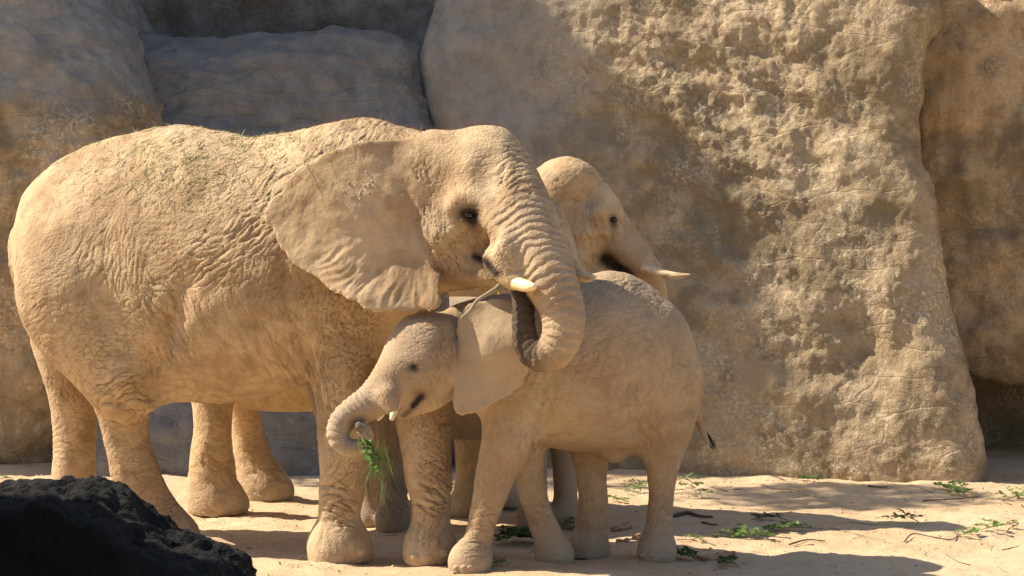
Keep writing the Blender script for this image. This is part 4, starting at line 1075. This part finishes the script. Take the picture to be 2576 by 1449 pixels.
def sprig(pts3, label, nr=5, nl=6, size=.045, mat='leaf', lift=.03, spread=.10, name='leafy_twig', group=None, rad=.004, droop=0.0):
    """pts3: world points of the stem"""
    base = np.array(pts3[0], float)
    st = spline(np.array(pts3, float) - base, 6); n = len(st)
    root = bpy.data.objects.new(name, None); COL.objects.link(root); root.location = Vector(base); root.empty_display_size = .05
    tag(root, label, 'twig', group)
    tubes = [np.hstack([st[::3] if (n - 1) % 3 == 0 else st, np.linspace(rad, rad * .45, len(st[::3]) if (n - 1) % 3 == 0 else n)[:, None]])]
    leaves = []
    for r in range(nr):
        t = (.2 + .8 * (r + .5 * RNG.random()) / nr) * (n - 1.001); i = int(t); o = st[i] + (st[i + 1] - st[i]) * (t - i)
        tg = st[i + 1] - st[i]; tg /= np.linalg.norm(tg) + 1e-9
        sd = np.cross(tg, [0, 0, 1.0]); sd /= np.linalg.norm(sd) + 1e-9
        sg = 1 if r % 2 else -1
        d = tg * RNG.uniform(.2, .9) + sd * sg * RNG.uniform(.4, 1) + np.array([0, 0, RNG.uniform(.0, .40) - droop]); d /= np.linalg.norm(d)
        L = .85 * spread * RNG.uniform(.7, 1.3); e = o + d * L; e[2] = max(e[2], .008 - base[2] * 0) if droop == 0 else e[2]
        mid = (o + e) / 2 + [0, 0, .02 * L / .1]
        tubes.append(np.array([[*o, rad * .5], [*mid, rad * .4], [*e, rad * .3]]))
        for k in range(nl):
            tt = (k // 2 + .7) / (nl / 2); tt = min(tt, 1.0)
            q = o * (1 - tt) ** 2 + 2 * mid * tt * (1 - tt) + e * tt ** 2
            s2 = np.cross(d, [0, 0, 1.]); s2 /= np.linalg.norm(s2) + 1e-9
            ld = d * .5 + s2 * (1 if k % 2 else -1) + np.array([0, 0, RNG.uniform(-.25, .45)])
            if k == nl - 1: ld = d + np.array([0, 0, RNG.uniform(-.2, .2)])
            leaves.append((q, ld / np.linalg.norm(ld), size * RNG.uniform(.55, 1.0)))
    link('stem', join_tubes('stem', tubes), M['stem'], root)
    for q, ld, sz in leaves:
        o = bpy.data.objects.new('leaf', LEAF[mat][int(RNG.integers(3))]); COL.objects.link(o); o.parent = root
        x = Vector(ld); up = Vector((RNG.normal() * .5, RNG.normal() * .5, 1)); y = up.cross(x).normalized(); z = x.cross(y)
        Rm = Matrix((x, y, z)).transposed().to_4x4()
        o.matrix_local = Matrix.Translation(Vector(q)) @ Rm @ Matrix.Scale(sz, 4)
    return root
def on_ground(px, py, up=.0):
    g = G(px, py); g[2] = gz(g[0], g[1]) + up + .004; return g
def gsprig(p0, p1, label, bend=.02, **kw):
    a, b = on_ground(*p0), on_ground(*p1); m = (a + b) / 2 + [RNG.normal() * .02, RNG.normal() * .03, bend]
    return sprig([a, m, b + [0, 0, bend * .6]], label, **kw)
def stick(pxs, r, label, mat, name='stick', up=0.006, cat='stick', taper=.6):
    pts = np.array([on_ground(*q) for q in pxs]); n = len(pts)
    rows = np.hstack([pts + [0, 0, up], np.linspace(r, r * taper, n)[:, None]]); b = rows[0, :3].copy(); rows[:, :3] -= b
    o = link(name, tube(name, rows, 7, 5), M[mat], None, b); tag(o, label, cat); return o
gsprig((1640, 1205), (1590, 1240), 'bright green leafy twig by the calf hind leg on the cliff side', nr=8, nl=7, spread=.13)
gsprig((1703, 1203), (1752, 1252), 'green twig with a pale bare stem beside the calf tail', nr=7, nl=7, spread=.12, bend=.06)
gsprig((2450, 1258), (2375, 1232), 'bushy bright green twig lying before the foot of the cliff corner', nr=10, nl=8, spread=.13)
gsprig((2520, 1262), (2590, 1246), 'green twig lying on the sand by the dark hollow', nr=7, nl=7, spread=.12)
gsprig((1990, 1352), (1830, 1348), 'widest spread of pale green leaves on the sand strip between two elephant shadows', nr=13, nl=8, spread=.12)
gsprig((2070, 1330), (1930, 1338), 'green twig with a neat row of leaflets touching the middle elephant shadow', nr=9, nl=9, spread=.09)
gsprig((2312, 1306), (2240, 1322), 'small upright green sprig at the tip of the middle elephant shadow', nr=6, nl=6, spread=.10, bend=.05)
gsprig((2560, 1312), (2410, 1346), 'long thin green twig on open sand beyond the shadow tips', nr=9, nl=6, spread=.10)
gsprig((1800, 1372), (1745, 1360), 'sparse dull green sprig beside the calf hind foot', nr=5, nl=5, spread=.07, size=.03)
gsprig((1775, 1410), (1690, 1402), 'shade-darkened green clump of leaves against the calf hind foot', nr=9, nl=8, spread=.09, mat='leaf_shaded')
gsprig((1990, 1203), (2065, 1210), 'dark twig in the cliff shade on the sand', nr=6, nl=6, spread=.08, mat='leaf_shaded')
gsprig((2430, 1180), (2460, 1174), 'tiny shade-darkened sprig at the cliff corner base', nr=3, nl=5, spread=.07, mat='leaf_shaded')
gsprig((1860, 1424), (1815, 1418), 'small dark sprig in the shadow below the reddish bark', nr=4, nl=6, spread=.07, mat='leaf_shaded')
gsprig((1250, 1372), (1330, 1360), 'heap of shade-darkened green leaves between the calf front legs', nr=16, nl=9, spread=.13, size=.06, mat='leaf_shaded', bend=.05)
gsprig((1400, 1345), (1425, 1312), 'shade-darkened green sprig behind the calf far front foot', nr=7, nl=7, spread=.10, mat='leaf_shaded', bend=.05)
gsprig((1140, 1444), (1262, 1420), 'cut green twig with bare stems under the calf near front foot', nr=7, nl=7, spread=.10, rad=.006)
gsprig((8, 1216), (24, 1206), 'single small green sprig on sand behind the black boulder', nr=3, nl=5, spread=.07)
gsprig((1985, 1312), (1900, 1306), 'shade-darkened green leaves lying inside the middle elephant shadow', nr=6, nl=6, spread=.09, mat='leaf_shaded')
gsprig((1580, 1256), (1540, 1262), 'few green leaflets on sand behind the calf far hind leg', nr=3, nl=6, spread=.08)
stick([(1913, 1219), (1955, 1226), (2000, 1230), (2034, 1246), (2084, 1250)], .008, 'pale thin bent twig on shaded sand below the cliff', 'stick_pale')
stick([(1693, 1296), (1730, 1292), (1760, 1299), (1792, 1301)], .014, 'dark stick in the middle shadow beside the calf hind leg', 'stick_dark')
stick([(2275, 1353), (2297, 1341), (2345, 1349), (2396, 1353), (2412, 1336)], .005, 'crooked grey stick on open sand left of the long twig', 'stick_dark')
stick([(2087, 1331), (2160, 1340), (2226, 1353)], .004, 'very thin straight stem on the sand near the leaflet row', 'stick_green')
stick([(2138, 1313), (2160, 1317), (2200, 1320), (2226, 1323)], .010, 'pale peeled stick at the lower edge of the middle shadow', 'stick_pale')
stick([(2322, 1265), (2400, 1261), (2462, 1252)], .006, 'thin dark stick under the bushy twig by the cliff corner', 'stick_dark')
stick([(1905, 1192), (1940, 1198), (1975, 1206)], .006, 'slim dark twig lying along the cliff base', 'stick_dark')
stick([(2185, 1228), (2215, 1231), (2232, 1230)], .008, 'short dark stick on shaded sand before the cliff', 'stick_dark')
stick([(1985, 1366), (2030, 1360), (2075, 1362)], .006, 'thin grey stick below the widest spread of leaves', 'stick_dark')
stick([(1765, 1312), (1790, 1318), (1805, 1322)], .007, 'little dark twig inside the middle shadow', 'stick_dark')
stick([(2570, 1275), (2590, 1292)], .007, 'dark twig end at the dark hollow side of the sand', 'stick_dark')
stick([(690, 1180), (715, 1195), (722, 1204)], .010, 'short straw stalk behind the rear elephant foot', 'stick_pale')
def chunk(pxs, r, label):
    pts = np.array([on_ground(*q) for q in pxs]); n = len(pts)
    rr = r * (1 + .35 * RNG.normal(size=n)).clip(.5, 1.5)
    rows = np.hstack([pts + [0, 0, r * .6], rr[:, None]]); b = rows[0, :3].copy(); rows[:, :3] -= b
    me = tube('bark_piece', rows, 9, 6); V, N = get_np(me); set_np(me, V + N * (.012 * fbm(V * 30, 3))[:, None])
    tag(link('bark_piece', me, M['wood_red'], None, b), label, 'bark')
chunk([(1752, 1399), (1780, 1402), (1810, 1398), (1848, 1396)], .024, 'long reddish bark piece beside the calf hind foot')
chunk([(1545, 1332), (1560, 1330), (1580, 1326)], .022, 'reddish bark piece between the calf hind legs')
chunk([(1550, 1368), (1580, 1370), (1612, 1360)], .020, 'pinkish split bark piece lying between the calf hind feet')

# the stick in the big elephant's mouth, the leaves in the calf's trunk
rows = np.array([node(1300, 690, 10.22, .011), node(1262, 713, 10.12, .012), node(1246, 728, 10.08, .014), node(1222, 742, 10.06, .011), node(1200, 757, 10.05, .011), node(1182, 782, 10.04, .010), node(1160, 800, 10.03, .007)])
b = rows[0, :3].copy(); rows[:, :3] -= b
tag(link('stick', tube('stick', rows, 8, 5), M['stick_green'], None, b), 'grey-green stick held in the big elephant mouth', 'stick')
sprig([P(900, 1088, 10.16), P(915, 1105, 10.14), P(935, 1130, 10.13), P(950, 1170, 10.14)], 'green leafy twig gripped in the calf trunk', nr=13, nl=7, size=.042, spread=.085, droop=.7, rad=.004)
def strands(name, P0, D, L, wdt, mat, bend=.3):
    n = len(P0); Vv = np.zeros((n, 3, 2, 3)); sd = np.cross(D, RNG.normal(size=(n, 3))); sd /= np.linalg.norm(sd, axis=1)[:, None] + 1e-9
    bd = RNG.normal(size=(n, 3)) * bend
    for j, t in enumerate((0, .5, 1)):
        c = P0 + (D * t + bd * t * t) * L[:, None]
        for k, sg in enumerate((-1, 1)): Vv[:, j, k] = c + sd * (sg * wdt * (1 - .5 * t))[:, None]
    i = np.arange(n)[:, None] * 6
    Q = np.vstack([i + [0, 1, 3, 2], i + [2, 3, 5, 4]])
    return mesh_np(name, Vv.reshape(-1, 3), Q, False), None
hp = P(948, 1140, 10.15) + RNG.normal(size=(90, 3)) * [.03, .02, .05]
me, _ = strands('grass_wisp', hp, RNG.normal(size=(90, 3)) * .4 + [.1, 0, -1.0], RNG.uniform(.05, .12, 90), np.full(90, .0016), 'hay', .5)
bw = hp.mean(0); V, N = get_np(me); set_np(me, V - bw)
tag(link('grass_wisp', me, M['leaf'], None, bw), 'thin grassy fibres hanging from the calf trunk tip', 'grass', kind='stuff')

# hay strewn over the big elephant's back
px, py = proj(VA)
den = gauss(px, py, 430, 440, 170, 90) + .8 * gauss(px, py, 640, 360, 120, 25) + .25 * gauss(px, py, 700, 420, 150, 60)
den *= (NA[:, 1] < .2) * (py < 540)
idx = RNG.choice(len(VA), 1500, p=den / den.sum())
# gather in wisps
hub = VA[idx[::12]]
P0 = VA[idx] + NA[idx] * .004
D = RNG.normal(size=(1500, 3)); D -= NA[idx] * (D * NA[idx]).sum(1)[:, None] * .85; D /= np.linalg.norm(D, axis=1)[:, None]
me, _ = strands('hay', P0, D, RNG.uniform(.02, .075, 1500), RNG.uniform(.0012, .0026, 1500), 'hay', .25)
bw = P0.mean(0); V, N = get_np(me); set_np(me, V - bw)
tag(link('hay', me, M['hay'], None, bw), 'dry greenish hay strewn over the big elephant back', 'hay', kind='stuff')
# bristles along shoulder and crown
sel = np.nonzero((NA[:, 2] > .75) & (px > 780) & (px < 1250) & (VA[:, 2] > 2.2))[0]
if len(sel):
    idx = RNG.choice(sel, 1400); D = NA[idx] + RNG.normal(size=(1400, 3)) * .45
    me, _ = strands('bristle', VA[idx], D, RNG.uniform(.012, .03, 1400), np.full(1400, .0007), 'hair', .3)
    V, N = get_np(me); set_np(me, V - baseA); tag(link('bristle', me, M['hair'], elA), kind='stuff')
# crumbs of mud on the ear
for k in range(16):
    x, y = RNG.normal(905, 22), RNG.normal(470, 16)
    m = (np.abs(px - x) < 4) & (np.abs(py - y) < 4)
    if not m.any(): continue
    q = VA[m][np.argmin(VA[m][:, 1])]
    r = RNG.uniform(.004, .008)
    tag(link('mud_crumb', ico('mud_crumb', (r * 1.3, r, r), 1), M['nail'], None, q), 'dried mud crumb stuck on the big elephant ear', 'mud', 'mud crumbs on the ear')
# litter and grit on the sand
def scatter(n, box, fn):
    x = RNG.uniform(box[0], box[1], n); y = RNG.uniform(box[2], box[3], n); z = ground_z(x, y)
    return np.stack([x, y, z], 1)
q = np.vstack([scatter(240, (.4, 4.6, 10.4, 15.6), 0), scatter(120, (-4, .5, 10.6, 15.5), 0)])
D = RNG.normal(size=(len(q), 3)) * [1, 1, .12]; D /= np.linalg.norm(D, axis=1)[:, None]
me, _ = strands('ground_litter', q + [0, 0, .006], D, RNG.uniform(.02, .12, len(q)), RNG.uniform(.0015, .004, len(q)), 'hay', .25)
tag(link('ground_litter', me, M['stick_dark']), 'dry bits of twig and stalk scattered over the sand', 'litter', kind='stuff')
q = scatter(2600, (-4.2, 5, 10.2, 15.6), 0); r = RNG.uniform(.004, .011, len(q)) * RNG.choice([1, 1, 1, 1.8], len(q))
oc = np.array([[1, 0, 0], [-1, 0, 0], [0, 1, 0], [0, -1, 0], [0, 0, .7], [0, 0, -.7]])
Vv = (q[:, None, :] + oc[None] * r[:, None, None] * RNG.uniform(.6, 1.2, (len(q), 6, 1))).reshape(-1, 3)
t8 = np.array([[0, 2, 4], [2, 1, 4], [1, 3, 4], [3, 0, 4], [2, 0, 5], [1, 2, 5], [3, 1, 5], [0, 3, 5]])
me = mesh_np('grit', Vv, (np.arange(len(q))[:, None, None] * 6 + t8[None]).reshape(-1, 3), False)
tag(link('grit', me, M['sand']), 'small gravel grains scattered over the sand', 'gravel', kind='stuff')
